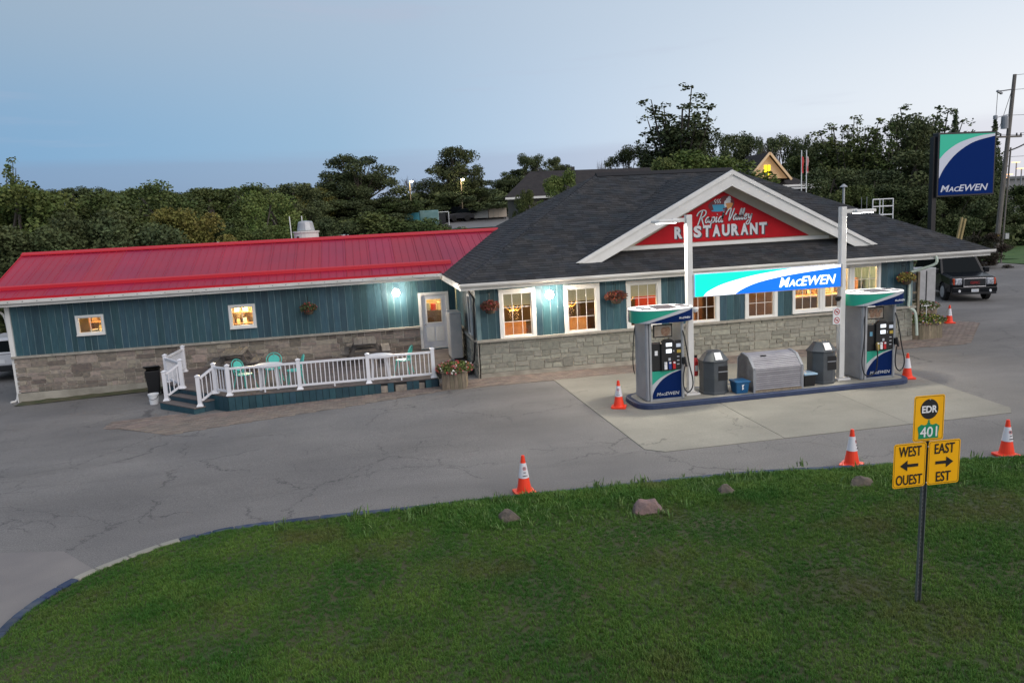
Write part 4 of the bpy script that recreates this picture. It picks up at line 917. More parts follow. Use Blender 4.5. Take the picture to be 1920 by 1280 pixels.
B = (-4.43, 24.32, dz); C = (-5.64, 25.62, dz); D = (-4.87, 24.08, -.05); E_ = (-6.1, 25.4, -.05); Fp = (-6.38, 26.95, dz); G = (-6.2, 28.8, dz)
for p in A+[B, C, Fp, G]: post(*p)
for p in (D, E_): post(*p, .9)
for i in range(3): run(A[i], A[i+1])
run(B, A[0]); run(D, B); run(E_, C); run(C, Fp); run(Fp, G, .11)

# ================================================================ DECK FURNITURE
def picnic(x, y, rz, label):
    t = T('picnic_table', label, 'picnic table', (x, y, dz), rz, group='grey wooden picnic tables on the deck')
    for i in range(5): MB().box(-.38+i*.155, -.235+i*.155, -.9, .9, .72, .76).build('table_plank', M_woodg, t)
    for s in (-1, 1):
        for i in range(2): MB().box(s*.72-.14+i*.145, s*.72+i*.145, -.9, .9, .42, .46).build('bench_plank', M_woodg, t)
    for yy in (-.6, .6):
        b = MB(); b.bar((-.3, yy, .71), (-.68, yy, 0), .05, .1).bar((.3, yy, .71), (.68, yy, 0), .05, .1).bar((-.8, yy+.05, .38), (.8, yy+.05, .38), .05, .1).bar((-.36, yy+.05, .68), (.36, yy+.05, .68), .05, .08); b.build('leg_frame', M_woodg, t)
picnic(-4.3, 27.65, 0, 'weathered grey picnic table at the left end of the deck, under the lit window'); picnic(.1, 27.8, 0, 'weathered picnic table on the deck under the bright wall lamp')
def bchair(x, y, rz, label):
    t = T('bistro_chair', label, 'chair', (x, y, dz), rz, group='turquoise metal bistro chairs on the deck')
    t.scale = (1.18, 1.18, 1.05); MB().lathe([(0, .43), (.2, .43), (.215, .445), (.2, .46), (0, .455)], 16).build('seat', M_turq, t, smooth=False)
    n = 18; P = [(.20*math.cos(a), .2+.06*math.sin(a), .68+.20*math.sin(a)) for a in [2*math.pi*k/n for k in range(n+1)]]
    b = MB(); b.tube(P, .013, 5); b.tube([(-.16, .17, .44), (-.19, .19, .62)], .012, 5).tube([(.16, .17, .44), (.19, .19, .62)], .012, 5).tube([(0, .19, .45), (0, .23, .86)], .012, 5); b.build('back_hoop', M_turq, t)
    b = MB(); b.X = Matrix.Translation((0, .2, .68)) @ Matrix.Rotation(R(74), 4, 'X'); b.lathe([(0, 0), (.15, 0), (.15, .01), (0, .01)], 16); b.build('back_disc', M_turq, t)
    for sx in (-1, 1):
        for sy in (-1, 1): MB().tube([(sx*.15, sy*.14, .43), (sx*.21, sy*.22, 0)], .013, 5).build('leg', M_turq, t)
def btable(x, y, label):
    t = T('patio_table', label, 'table', (x, y, dz), 0, group='round white plastic patio tables')
    MB().lathe([(0, .70), (.40, .69), (.43, .70), (.43, .735), (.41, .745), (0, .74)], 24).build('table_top', M_rail, t)
    for k in range(4):
        a = R(45+90*k); MB().bar((.3*math.cos(a), .3*math.sin(a), .70), (.36*math.cos(a), .36*math.sin(a), 0), .07, .03).build('leg', M_rail, t)
btable(-2.85, 24.35, 'round white patio table between the turquoise chairs by the left railing'); btable(.5, 24.4, 'round white patio table in front of the right picnic table')
bchair(-3.6, 24.55, R(55), 'turquoise bistro chair left of the left white table'); bchair(-2.8, 25.15, R(-5), 'turquoise bistro chair behind the left white table, its round back facing us')
bchair(-2.1, 24.55, R(-80), 'turquoise bistro chair right of the left white table'); bchair(1.25, 24.75, R(-110), 'turquoise bistro chair beside the right white table')
AC = T('utility_cabinet', 'tall pale grey metal cabinet standing at the corner of the deck by the door', 'cabinet', (3.22, 27.0, dz))
MB().box(-.2, .2, -.55, .45, .06, 1.62).build('body', mat('cabinet_paint', (.5, .47, .43), (.42, .4, .38), 3, .5), AC, bev=.02); MB().box(-.19, .19, -.5, .4, 0, .06).build('plinth', M_dark, AC); MB().box(-.21, .21, -.56, .46, 1.62, 1.66).build('lid', M_lgrey, AC, bev=.01)
MB().bar((-.3, -.75, .05), (-.14, -.56, .05), .05, .03).build('foot', M_lgrey, AC)

# wheelie bin and bucket by the steps
tb = T('wheelie_bin', 'black plastic wheelie bin against the stone wall left of the deck steps', 'bin', (-7.0, 27.7, tz(-6.6, 27.3)), R(8)); tb.scale = (.82, .82, .86)
b = MB(); vs = [(-.2, -.22, .06), (.2, -.22, .06), (.2, .2, .06), (-.2, .2, .06), (-.28, -.32, 1.0), (.28, -.32, 1.0), (.28, .3, 1.0), (-.28, .3, 1.0)]; b.add(vs, [(3, 2, 1, 0), (4, 5, 6, 7), (0, 1, 5, 4), (1, 2, 6, 5), (2, 3, 7, 6), (3, 0, 4, 7)]); b.build('body', M_blackpl, tb, bev=.02)
b = MB(); b.X = Matrix.Translation((0, .3, 1.0)) @ Matrix.Rotation(R(-14), 4, 'X'); b.box(-.31, .31, -.68, .03, 0, .06); b.build('lid', M_blackpl, tb, bev=.02)
for s in (-1, 1): b = MB(); b.X = Matrix.Translation((s*.25, .24, .1)) @ Matrix.Rotation(R(90), 4, 'Y'); b.lathe([(0, -.03), (.1, -.03), (.1, .03), (0, .03)], 12); b.build('wheel', M_tyre, tb)
bk = T('bucket', 'white plastic bucket on the ground left of the deck steps', 'bucket', (-6.68, 26.2, tz(-6.7, 26.3)))
MB().lathe([(.13, 0), (.155, .3), (.17, .3), (.17, .34), (.15, .34), (.13, .05), (0, .05)], 16).build('pail', M_whitep, bk, smooth=False); MB().tube([(-.16, 0, .3), (-.12, -.12, .2), (0, -.17, .16), (.12, -.12, .2), (.16, 0, .3)], .006, 5).build('handle', M_dark, bk)

# ================================================================ PLANTERS AND BASKETS
def leafmass(name, n, rx, ry, rz, z0, s, m, parent, seed, flowers=None, nf=0, shell=.5):
    r = random.Random(seed); b = MB(); F_ = MB()
    for i in range(n+nf):
        while True:
            x, y, z = r.uniform(-1, 1), r.uniform(-1, 1), r.uniform(-.5, 1); q = x*x+y*y+z*z
            if shell*.5 < q < 1: break
        if i >= n: k = 1/math.sqrt(q); x, y, z = x*k, y*k, z*k
        c = Vector((x*rx, y*ry, z0+z*rz)); a = Vector((r.gauss(0, 1), r.gauss(0, 1), r.gauss(0, 1))).normalized(); d = a.cross(Vector((r.gauss(0, 1), r.gauss(0, 1), r.gauss(0, 1)))).normalized(); w = s*r.uniform(.6, 1.4)
        if i < n: b.add([c-a*w*.5, c+d*w*.35, c+a*w*.5, c-d*w*.35], [(0, 1, 2, 3)])
        else: w *= .8; F_.add([c-a*w*.5, c+d*w*.5, c+a*w*.5, c-d*w*.5], [(0, 1, 2, 3)], flowers[r.randrange(len(flowers))])
    b.build(name, m, parent)
    if nf: F_.build('flowers', None, parent)
M_fred = mat('flower_red', (.3, .03, .025), None, irand=.3); M_fpink = mat('flower_pink', (.5, .14, .16), None); M_fwh = mat('flower_white', (.65, .65, .6), None); M_fye = mat('flower_yellow', (.6, .5, .1), None); M_fpu = mat('flower_purple', (.28, .13, .3), None); M_frust = mat('rust_foliage', (.2, .045, .02), (.1, .05, .025), 8, .7, irand=.4)
M_soil = mat('soil', (.03, .022, .015), None, rough=1)
def planter(name, label, x, y, rz, n, r, h, fl, m, seed, ph=0, sx=1., top=.14, nl=900):
    t = T(name, label, 'planter', (x, y, tz(x, y)), rz, group='wooden plank planters'); rr = random.Random(seed)
    V = [(sx*r*math.cos(2*math.pi*k/n+ph), r*math.sin(2*math.pi*k/n+ph)) for k in range(n)]
    for k in range(n):
        a, c = Vector(V[k]), Vector(V[(k+1) % n]); L = (c-a).length; q = max(2, round(L/.13)); d = (c-a)/q; nn = Vector((d.y, -d.x)).normalized()
        for i in range(q):
            p, s = a+d*(i+.03), a+d*(i+.97); z1 = h+rr.uniform(-.012, .012); b = MB(); b.prism([(p.x, p.y), (s.x, s.y), (s.x-nn.x*.03, s.y-nn.y*.03), (p.x-nn.x*.03, p.y-nn.y*.03)], 'z', 0, z1); b.build('plank', m, t)
        b = MB(); b.bar((a.x, a.y, h+.0), (c.x, c.y, h+.0), .07, .05); b.build('rim', m, t)
    MB().prism([(v[0]*.93, v[1]*.93) for v in V], 'z', .02, h-.05).build('soil', M_soil, t)
    leafmass('foliage', nl, r*1.12*sx, r*1.12, .20, h+.06, .075, LEAF[2], t, seed, fl, int(nl*.22))
    return t
planter('planter', 'square wooden planter of red geraniums at the corner of the deck', 2.72, 23.35, R(-12), 4, .52, .55, [M_fred, M_fpink, M_fred, M_fpink, M_fwh], M_wood, 1, ph=R(45))
planter('planter', 'six-sided wooden planter of yellow and purple flowers beside the right pump', 19.95, 24.65, R(5), 6, .78, .58, [M_fye, M_fpu, M_fwh, M_fpink, M_fye], M_wood, 2, sx=1.1, nl=1200)
planter('planter', 'wooden planter of dark leaves by the small cone at the right corner', 22.0, 27.45, R(10), 6, .8, .66, [M_fwh, M_fpink, M_fwh], M_wood, 3, sx=1.1, nl=1200)
planter('planter', 'grey planter box behind the other two at the far right corner', 23.8, 30.5, R(10), 4, .7, .6, [M_fwh], M_woodg, 4, ph=R(45), nl=300)
def basket(x, y, z, label, m, fl, seed, rx=.36):
    t = T('hanging_basket', label, 'flower basket', (x, y, z), 0, group='flower baskets hung on the walls')
    MB().lathe([(0, -.2), (.14, -.17), (.19, -.02), (.17, 0)], 12).build('bowl', mat('coir_liner', (.06, .045, .03), None, rough=1), t); leafmass('foliage', 620, rx*.85, .22, .2, .05, .06, m, t, seed, fl, 90, .1)
    MB().tube([(0, .1, .1), (0, .05, .45), (0, .28, .45)], .012, 5).build('bracket', M_dark, t)
basket(4.02, 23.9, 2.28, 'hanging basket of rust red flowers left of the first front window', M_frust, [M_fred, M_frust], 11)
basket(8.17, 23.9, 2.3, 'wide hanging basket of rust red flowers between the second and third front windows', M_frust, [M_fred, M_frust], 12, .46)
basket(-1.81, 29.02, 2.12, 'hanging basket of dark red flowers on the teal wing wall above the deck', LEAF[0], [M_fred, M_fred], 13, .36)
basket(18.85, 23.95, 2.22, 'hanging basket of green and yellow leaves by the right downspout', LEAF[3], [M_fye, M_fred], 14, .42)
# timber post frame with sloped cap at the right corner
TF = T('timber_frame', 'weathered timber post frame with a sloped cap by the right planter', 'post', (19.75, 24.9, 0))
MB().box(-.02, .09, -.06, .06, 0, 2.55).build('post', M_wood, TF, bev=.01); MB().box(.28, .38, -.06, .06, 0, 2.35).build('post', M_wood, TF, bev=.01)
b = MB(); b.bar((-.3, 0, 2.35), (.2, 0, 2.72), .14, .06); b.build('sloped_cap', M_wood, TF)
for k in range(5): MB().box(.09, .28, -.02, .02, .3+k*.42, .38+k*.42).build('rung', M_wood, TF)
SS = T('garden_statue', 'small pale angel figure on a rod in the right planter', 'statue', (20.1, 24.45, .55))
b = MB(); b.tube([(0, 0, 0), (0, 0, .62)], .014, 6); b.build('rod', M_whitep, SS); MB().bar((-.12, 0, .6), (.12, 0, .6), .02, .03).build('arm', M_whitep, SS)
FZ = T('ice_freezer', 'pale grey storage cabinet beside the building, behind the timber frame', 'cabinet', (24.4, 30.2, tz(24, 30)), R(8))
MB().box(-.55, .55, -.4, .4, .1, 1.95).build('body', M_lgrey, FZ, bev=.02); MB().box(-.02, .02, -.42, -.4, .2, 1.85).build('door_gap', M_dark, FZ); MB().box(-.5, .5, -.35, .35, 0, .1).build('base', M_dark, FZ)

# ================================================================ FUEL ISLAND
IX0, IX1, IY0, IY1 = 6.80, 14.72, 18.24, 19.72
def rrect(x0, x1, y0, y1, r, n=6):
    P = []
    for cx, cy, a0 in ((x1-r, y1-r, 0), (x0+r, y1-r, 90), (x0+r, y0+r, 180), (x1-r, y0+r, 270)):
        for k in range(n+1): a = R(a0+90*k/n); P.append((cx+r*math.cos(a), cy+r*math.sin(a)))
    return P
IS = T('fuel_island', 'raised concrete pump island with a navy painted kerb', 'pump island', (10.7, 19, 0))
MB().prism(rrect(IX0, IX1, IY0, IY1, .45), 'z', 0, .145).build('kerb', mat('kerb_navy', (.02, .035, .09), (.03, .05, .11), 6, .6), IS, True, bev=.02)
MB().prism(rrect(IX0+.13, IX1-.13, IY0+.13, IY1-.13, .36), 'z', .1, .150).build('slab', M_conc, IS, True)
iz = .15
def swoosh(Wd, Hd, gpts, bpts, mats, parent, x0, z0, y0, step=.004, name='panel'):
    """brand panel: blue base, pale band, green field; flat prints stacked a few mm apart, facing -Y, local coordinates"""
    gm, wm, bm = mats
    def cv(pts): return [(p.x, p.y) for p in curve([(p[0]*Wd, p[1]*Hd, 0) for p in pts], 28)]
    def clampP(P): return [(min(Wd, max(0, x)), min(Hd, max(0, z))) for x, z in P]
    MB().prism([(x0, z0), (x0+Wd, z0), (x0+Wd, z0+Hd), (x0, z0+Hd)], 'y', y0, y0+.01).build(name, bm, parent)
    for pts, m, k in ((bpts, wm, 1), (gpts, gm, 2)):
        C_ = clampP(cv(pts)); P = list(C_)
        if C_[-1][0] >= Wd-1e-4 and C_[-1][1] < Hd-1e-4: P.append((Wd, Hd))
        P.append((0, Hd))
        if C_[0][0] > 1e-4: P.append((0, 0))
        vs = [(x0+x, y0-step*k, z0+z) for x, z in P]; b = MB(); b.add(vs, [tuple(range(len(vs)))]); b.build('colour_field', m, parent)
GP = [(0, .5), (.1, .60), (.3, .76), (.6, .91), (1.0, 1.02)]; BP = [(.0, .0), (.03, .2), (.14, .43), (.35, .68), (.65, .87), (1, .985)]
def pump(x, y, label, four, nozzcols, arts):
    t = T('fuel_pump', label, 'fuel pump', (x, y, iz), 0, group='fuel dispensers on the island')
    # local: x 0..1.05, y 0..0.85, z up
    MB().box(0, .10, 0, .8, 0, 2.05).build('left_column', M_grey, t, bev=.03); MB().box(.0, .08, .05, .75, .1, 1.9); 
    MB().box(.97, 1.05, .0, .8, 0, 2.05).build('right_column', M_lgrey, t, bev=.02)
    MB().box(.10, .97, .06, .72, .0, 1.42).build('cabinet', M_dark, t); MB().box(.08, .99, .02, .78, -.0, .05).build('base', M_grey, t)
    MB().box(.10, .155, -.01, .05, 0, 2.05).build('front_trim', M_lgrey, t)
    swoosh(.81, .72, GP, BP, (M_bgreen, M_silver, M_navy), t, .16, .06, .03, name='lower_panel')
    smallcaps('M', 'AC', 'EWEN', 'lettering', M_silver, t, .28, .015, .13, .62, .085)
    # black upper head
    MB().box(.16, .40, .0, .06, .80, 1.50).build('side_door', M_blackpl, t, bev=.008)
    MB().prism([(.40, .79), (.80, .79), (.80, 1.52), (.70, 1.60), (.50, 1.60), (.40, 1.52)], 'y', -.05, .06).build('display_head', M_blackpl, t, bev=.012)
    MB().box(.80, .97, .0, .06, .80, 1.55).build('card_door', M_blackpl, t, bev=.008)
    M_scr = mat('backlit_display', (.7, .72, .75), None, emit=(.85, .92, 1), es=.9)
    for a, c, z0, z1 in ((.53, .69, 1.42, 1.51), (.53, .68, 1.25, 1.35)): MB().box(a, c, -.06, -.05, z0, z1).build('price_display', M_scr, t)
    MB().box(.83, .95, -.012, -.0, 1.38, 1.47).build('screen', mat('screen_grey', (.35, .38, .42), None, emit=(.5, .55, .65), es=.4), t); MB().box(.845, .95, -.012, -.0, 1.23, 1.31).build('notice', mat('notice_yellow', (.5, .36, .06), None), t)
    MB().box(.24, .32, -.008, -.0, 1.2, 1.32).build('notice', M_whitep if not four else mat('notice_blue', (.12, .3, .42), None), t); MB().box(.59, .65, -.06, -.05, 1.05, 1.12).build('notice', M_silver, t)
    for i in range(3): MB().box(.845, .91, -.01, 0, 1.12-i*.1, 1.145-i*.1).build('keypad', M_silver, t)
    txt(four and '2' or '4', 'pump_number', M_whitep, t, .035, .05, (.72, -.052, 1.27))
    txt('MasterCard' if False else '', 'x', M_whitep, t, .03, .03, (0, 0, 0)) if False else None
    for i, m in enumerate(nozzcols):
        xx = .47+i*.115 if not four else .41+i*.105
        b = MB(); b.prism([(-.09, .83), (-.05, .83), (-.05, 1.02), (-.075, 1.02)], 'x', xx, xx+.075, m); b.box(xx+.01, xx+.065, -.1, -.078, .975, 1.015, M_whitep); b.build('grade_handle', None, t, bev=.004)
    # nozzle and hose at the right, second hose at the left
    b = MB(); b.box(.985, 1.06, -.08, .04, .92, 1.1).bar((1.03, -.06, 1.12), (1.06, -.1, .86), .045, .06); b.build('nozzle', M_blackpl, t, bev=.01)
    b = MB(); b.tube(curve([(1.0, .2, 2.0), (1.02, -.02, 1.75), (1.06, -.1, 1.4), (1.13, -.14, .9), (1.2, -.16, .55), (1.19, -.16, .32), (1.08, -.15, .2), (.98, -.12, .32), (.97, -.1, .6), (1.02, -.09, .88)], 50), .017, 6); b.build('hose', M_blackpl, t, smooth=True)
    if four:
        b = MB(); b.tube(curve([(.08, .1, 2.0), (.06, -.03, 1.6), (.0, -.1, 1.1), (-.08, -.14, .55), (-.02, -.16, .22), (.15, -.15, .14), (.36, -.13, .25), (.42, -.1, .6), (.42, -.09, .85)], 50), .017, 6); b.build('hose', M_blackpl, t, smooth=True)
        b = MB(); b.bar((.41, -.07, 1.0), (.43, -.1, .8), .04, .06); b.build('nozzle', mat('brass_nozzle', (.3, .2, .08), None, rough=.4), t, bev=.006)
    b = MB(); b.tube(curve([(.02, .75, 2.0), (-.04, .78, 1.5), (-.06, .8, .9), (-.02, .8, .6)], 20), .015, 6); b.build('hose', M_blackpl, t)
    # framed picture topper
    MB().box(.30, .82, .22, .25, 1.62, 1.96).build('picture_frame', M_dark, t); MB().box(.33, .79, .212, .221, 1.65, 1.93).build('picture', mat('picture_ground', (.42, .33, .25), (.5, .44, .36), 9, .5), t)
    r = random.Random(2)
    for k, (cx, cz, rr_) in enumerate(arts):
        b = MB(); b.prism([(.33+cx+rr_*math.cos(a*.524), 1.65+cz+rr_*.9*math.sin(a*.524)) for a in range(12)], 'y', .206-.002*k, .2125-.002*k); b.build('picture_print', mat('cookie_print', (.3, .15, .09), (.45, .3, .2), 30, .6) , t)
    # oval canopy with printed rim and dark skylights
    n = 40; cx, cy, ax, ay = .57, .4, .83, .58
    def ov(k, s=1.): a = 2*math.pi*k/n; return (cx+ax*s*math.copysign(abs(math.cos(a))**.8, math.cos(a)), cy+ay*s*math.copysign(abs(math.sin(a))**.8, math.sin(a)))
    b = MB(); P = [ov(k) for k in range(n)]; b.prism(P, 'z', 2.05, 2.36); b.build('canopy', M_navy, t)
    b = MB(); Q = [ov(k, 1.012) for k in range(n)]; b.prism(Q, 'z', 2.36, 2.39); b.build('canopy_top', mat('canopy_white', (.72, .72, .74), None, rough=.4), t, bev=.01)
    for x0, x1, y0, y1 in ((.32, .92, -.0, .8), (-.05, .22, .08, .32), (-.05, .22, .46, .7), (1.02, 1.28, .1, .34), (1.02, 1.28, .46, .7)): MB().prism([(x0, y0), (x1, y0), (x1+.04, y1), (x0+.04, y1)], 'z', 2.389, 2.396).build('skylight', mat('smoked_acrylic', (.06, .055, .065), None, rough=.25), t)
    # rim prints wrap the front half
    def rimband(f0, f1, m, lift):
        b = MB(); vs = []; K = 48
        for i in range(K+1):
            a = math.pi+math.pi*i/K; u = i/K; c_, s_ = math.cos(a), math.sin(a)
            X_ = cx+ax*lift*math.copysign(abs(c_)**.8, c_); Y_ = cy+ay*lift*math.copysign(abs(s_)**.8, s_)
            u = (X_-(cx-ax))/(2*ax); z0, z1 = max(0, min(1, f0(u))), max(0, min(1, f1(u))); vs += [(X_, Y_, 2.052+.306*z0), (X_, Y_, 2.052+.306*max(z1, z0+.001))]
        b.add(vs, [(2*i, 2*i+2, 2*i+3, 2*i+1) for i in range(K)]); b.build('rim_print', m, t)
    rimband(lambda u: (max(0, u-.20)/.78)**.8, lambda u: 1, M_silver, 1.006); rimband(lambda u: (max(0, u-.04)/.66)**.9, lambda u: 1, M_bgreen, 1.011)
    smallcaps('M', 'AC', 'EWEN', 'lettering', M_whitep, t, .84, -.197, 2.13, .30, .05)
    return t
pump(7.09, 18.55, 'left fuel pump with three grade handles, printed canopy and a framed pizza picture', 0, [M_whitep, mat('handle_blue', (.01, .04, .22), None), M_redpaint], [(.3, .11, .12), (.26, .15, .09), (.36, .17, .08)])
pump(13.33, 18.62, 'right fuel pump with two front hoses and a framed picture of cookies', 1, [mat('handle_yellow', (.5, .4, .04), None), M_whitep, M_redpaint], [(.13, .09, .08), (.3, .09, .08), (.22, .2, .075), (.37, .19, .06), (.08, .2, .06)])

# lamp poles with LED heads
def lamppole(x, label, d):
    t = T('island_lamp_pole', label, 'lamp pole', (x, 18.96, iz), 0, group='white lamp poles on the pump island')
    MB().box(-.08, .08, -.08, .08, .06, 4.72).build('pole', M_white, t, bev=.01); MB().box(-.2, .2, -.2, .2, 0, .05).build('base_plate', M_white, t, bev=.01)
    for sx in (-1, 1):
        for sy in (-1, 1): MB().lathe([(.02, .05), (.02, .09), (0, .09)], 6, (sx*.15, sy*.15, 0)).build('bolt', M_lgrey, t)
    MB().box(min(d*.08, d*.42), max(d*.08, d*.42), -.03, .03, 4.55, 4.65).build('arm', M_white, t)
    b = MB(); b.prism([(d*.30, -.17), (d*.85, -.17), (d*1.02, 0), (d*.85, .17), (d*.30, .17)], 'z', 4.54, 4.63); b.build('lamp_head', M_white, t, bev=.02)
    MB().box(min(d*.38, d*.84), max(d*.38, d*.84), -.12, .12, 4.53, 4.539).build('led_panel', mat('led_white', (1, 1, 1), None, emit=(.95, .98, 1), es=12), t)
    l = bpy.data.lights.new('island_light', 'AREA'); l.shape = 'RECTANGLE'; l.size = .45; l.size_y = .25; l.energy = 130; l.color = (1, .94, .80); o = bpy.data.objects.new('island_light', l); COL.objects.link(o); o.parent = t; o.location = (d*.6, 0, 4.50)
lamppole(8.48, 'left white lamp pole rising from the pump island, its arm pointing left', -1); lamppole(12.92, 'right white lamp pole rising from the pump island, its arm pointing right', 1)
for x, lab in ((8.62, 'small white dome camera on the left lamp pole'), (12.78, 'small dark dome camera on the right lamp pole')):
    t = T('dome_camera', lab, 'camera', (x, 18.9, 2.42)); b = MB(); b.lathe([(0, -.09), (.06, -.06), (.085, 0), (.085, .05), (0, .06)], 12); b.build('dome', M_whitep if x < 10 else M_dark, t); MB().box(-.07 if x < 10 else 0, 0 if x < 10 else .07, -.02, .02, 0, .03).build('bracket', M_white, t)
nt_ = T('warning_notice', 'small white no-smoking notice on the right lamp pole', 'notice', (12.72, 18.86, 1.72)); MB().box(-.11, .11, -.01, .01, 0, .46).build('plate', M_whitep, nt_)
for z in (.11, .34):
    b = MB(); 
    for k in range(24): a0, a1 = 2*math.pi*k/24, 2*math.pi*(k+1)/24; b.add([(.085*math.cos(a0), -.013, z+.085*math.sin(a0)), (.085*math.cos(a1), -.013, z+.085*math.sin(a1)), (.066*math.cos(a1), -.013, z+.066*math.sin(a1)), (.066*math.cos(a0), -.013, z+.066*math.sin(a0))], [(0, 1, 2, 3)])
    b.build('ring', M_redpaint, nt_); MB().bar((-.055, -.0125, z+.055), (.055, -.0125, z-.055), .004, .016).build('slash', M_redpaint, nt_); MB().box(-.04, .04, -.012, -.011, z-.014, z+.014).build('pictogram', M_black, nt_)

# lit brand sign between the poles
LS = T('illuminated_sign', 'long backlit green, white and blue sign hanging between the two lamp poles', 'sign', (8.60, 18.86, 2.75))
Wd, Hd = 4.22, .58
MB().box(-.02, Wd+.02, .015, .24, -.02, Hd+.02).build('light_box', M_white, LS, bev=.01)
def em(n, c, s): return mat(n, c, None, emit=c, es=s, rough=.3)
eG, eW, eB = em('lit_green', (.0, .66, .42), .95), em('lit_white', (.93, .97, 1.0), 1.2), em('lit_blue', (.002, .12, .72), .95)
swoosh(Wd, Hd, [(.055, 0), (.09, .22), (.2, .52), (.4, .80), (.62, .97), (.66, 1.02)], [(.27, 0), (.31, .18), (.42, .45), (.6, .66), (.8, .80), (1, .90)], (eG, eW, eB), LS, 0, 0, .0, name='face')
smallcaps('M', 'AC', 'EWEN', 'lettering', eW, LS, 2.40, -.012, .09, 1.66, .25, depth=.01)
MB().box(-.06, -.02, .0, .2, -.02, Hd+.02).build('bracket', M_lgrey, LS); MB().box(Wd+.02, Wd+.06, .0, .2, -.02, Hd+.02).build('bracket', M_lgrey, LS)

# litter bins with sloped lids
def bigbin(x, y, label, rz=0):
    t = T('litter_bin', label, 'litter bin', (x, y, iz), rz, group='grey octagonal litter bins on the island'); r = .37
    def oc(s, e=0): return [(s*r*math.cos(R(22.5+45*k)), s*r*math.sin(R(22.5+45*k))) for k in range(8)]
    MB().prism(oc(1), 'z', .06, .86).build('body', M_bin, t, bev=.01); MB().prism(oc(1.06), 'z', 0, .07).build('base', M_bin, t, bev=.01); MB().prism(oc(1.08), 'z', .86, .91).build('rim', M_bin, t, bev=.01)
    b = MB(); A0 = [(v[0], v[1], .91) for v in oc(1.02)]; A1 = [(v[0]*.55, v[1]*.45, 1.13) for v in oc(1.)]; b.add(A0+A1, [(i, (i+1) % 8, 8+(i+1) % 8, 8+i) for i in range(8)]+[tuple(range(8, 16))]); b.build('lid', M_bin, t)
    MB().box(-.02, .24, -.352, -.343, .38, .76).build('opening', M_dark, t); MB().box(-.03, .25, -.362, -.352, .60, .625).build('shelf_bar', M_grey, t)
    b = MB(); b.add([(-.1, -.345, .925), (.1, -.345, .925), (.09, -.215, 1.10), (-.09, -.215, 1.10)], [(0, 1, 2, 3)]); b.v = [(p[0], p[1]-.012, p[2]+.012) for p in b.v]; b.build('paper_notice', M_whitep, t)
bigbin(9.12, 18.92, 'left grey litter bin with a paper notice, beside the left lamp pole'); bigbin(12.3, 18.92, 'right grey litter bin with a paper notice, beside the right lamp pole')
# roll-top storage box
SB = T('storage_box', 'grey roll-top storage box with horizontal slats in the middle of the island', 'storage box', (10.02, 18.42, iz))
prof = [(0, 0), (0, .62), (.28, .90), (.62, .96), (.85, .8), (.9, 0)]
M_slat = mat('box_slat', (.36, .35, .37), (.3, .29, .31), 4, .5, orand=.1); M_boxs = mat('box_side_board', (.14, .14, .15), (.1, .1, .11), 6, .7, orand=.15)
for x0 in (0, 1.38):
    yy = 0
    while yy < .9:
        def top(q):
            for (a, z0), (c, z1) in zip(prof[1:], prof[2:]):
                if a <= q <= c: return z0+(z1-z0)*(q-a)/(c-a)
            return .6
        MB().prism([(yy+.004, 0), (min(yy+.112, .9), 0), (min(yy+.112, .9), top(min(yy+.112, .89))), (yy+.004, top(yy+.004))], 'x', x0, x0+.04).build('side_board', M_boxs, SB); yy += .115
    b = MB()
    for (p, q) in zip(prof[1:-1], prof[2:]): b.bar((x0+.02, p[0], p[1]+.012), (x0+.02, q[0], q[1]+.012), .07, .03)
    b.bar((x0+.02, -.01, 0), (x0+.02, -.01, .62), .07, .03); b.build('edge_trim', M_grey, SB)
# slats follow the front profile
path = []; 
for (p, q) in zip([(0, .06)]+prof[1:3], prof[1:4]):
    L = math.dist(p, q); n = max(1, int(L/.055))
    for i in range(n): t0, t1 = i/n, (i+1)/n; path.append(((p[0]+(q[0]-p[0])*t0, p[1]+(q[1]-p[1])*t0), (p[0]+(q[0]-p[0])*t1, p[1]+(q[1]-p[1])*t1)))
for (p, q) in path:
    d = (q[0]-p[0], q[1]-p[1]); L = math.hypot(*d); nx, nz = -d[1]/L*.012, d[0]/L*.012
    MB().prism([(p[0], p[1]), (q[0]-d[0]*.12, q[1]-d[1]*.12), (q[0]-d[0]*.2+nx, q[1]-d[1]*.2+nz), (p[0]+d[0]*.15+nx, p[1]+d[1]*.15+nz)], 'x', .045, 1.375).build('slat', M_slat, SB)
MB().prism([(.03, .03), (.03, .6), (.29, .87), (.62, .93), (.85, .77), (.88, .03)], 'x', .045, 1.375).build('core', M_dark, SB); MB().box(.04, 1.38, -.03, .02, 0, .055).build('sill', M_wood, SB); MB().box(.35, .5, .25, .3, .9, .93).build('latch', M_dark, SB)
def tub(x, y, label, m, w, h, lid, mark):
    t = T('tote_tub', label, 'tub', (x, y, iz), 0); b = MB(); a = w/2
    b.add([(-a*.85, -.15, 0), (a*.85, -.15, 0), (a*.85, .15, 0), (-a*.85, .15, 0), (-a, -.2, h), (a, -.2, h), (a, .2, h), (-a, .2, h)], [(3, 2, 1, 0), (0, 1, 5, 4), (1, 2, 6, 5), (2, 3, 7, 6), (3, 0, 4, 7)]); b.build('tub', m, t, bev=.01)
    MB().box(-a-.02, a+.02, -.22, .22, h-.03, h+.015).build('lid' if lid else 'rim', lid or m, t, bev=.01)
    if mark:
        b = MB(); b.add([(-.03, -.19, .1), (.03, -.19, .13), (.005, -.192, .18), (.04, -.194, .25), (-.035, -.194, .24), (-.02, -.192, .17)], [(0, 1, 2, 3, 4, 5)]); b.build('mark', M_whitep, t)
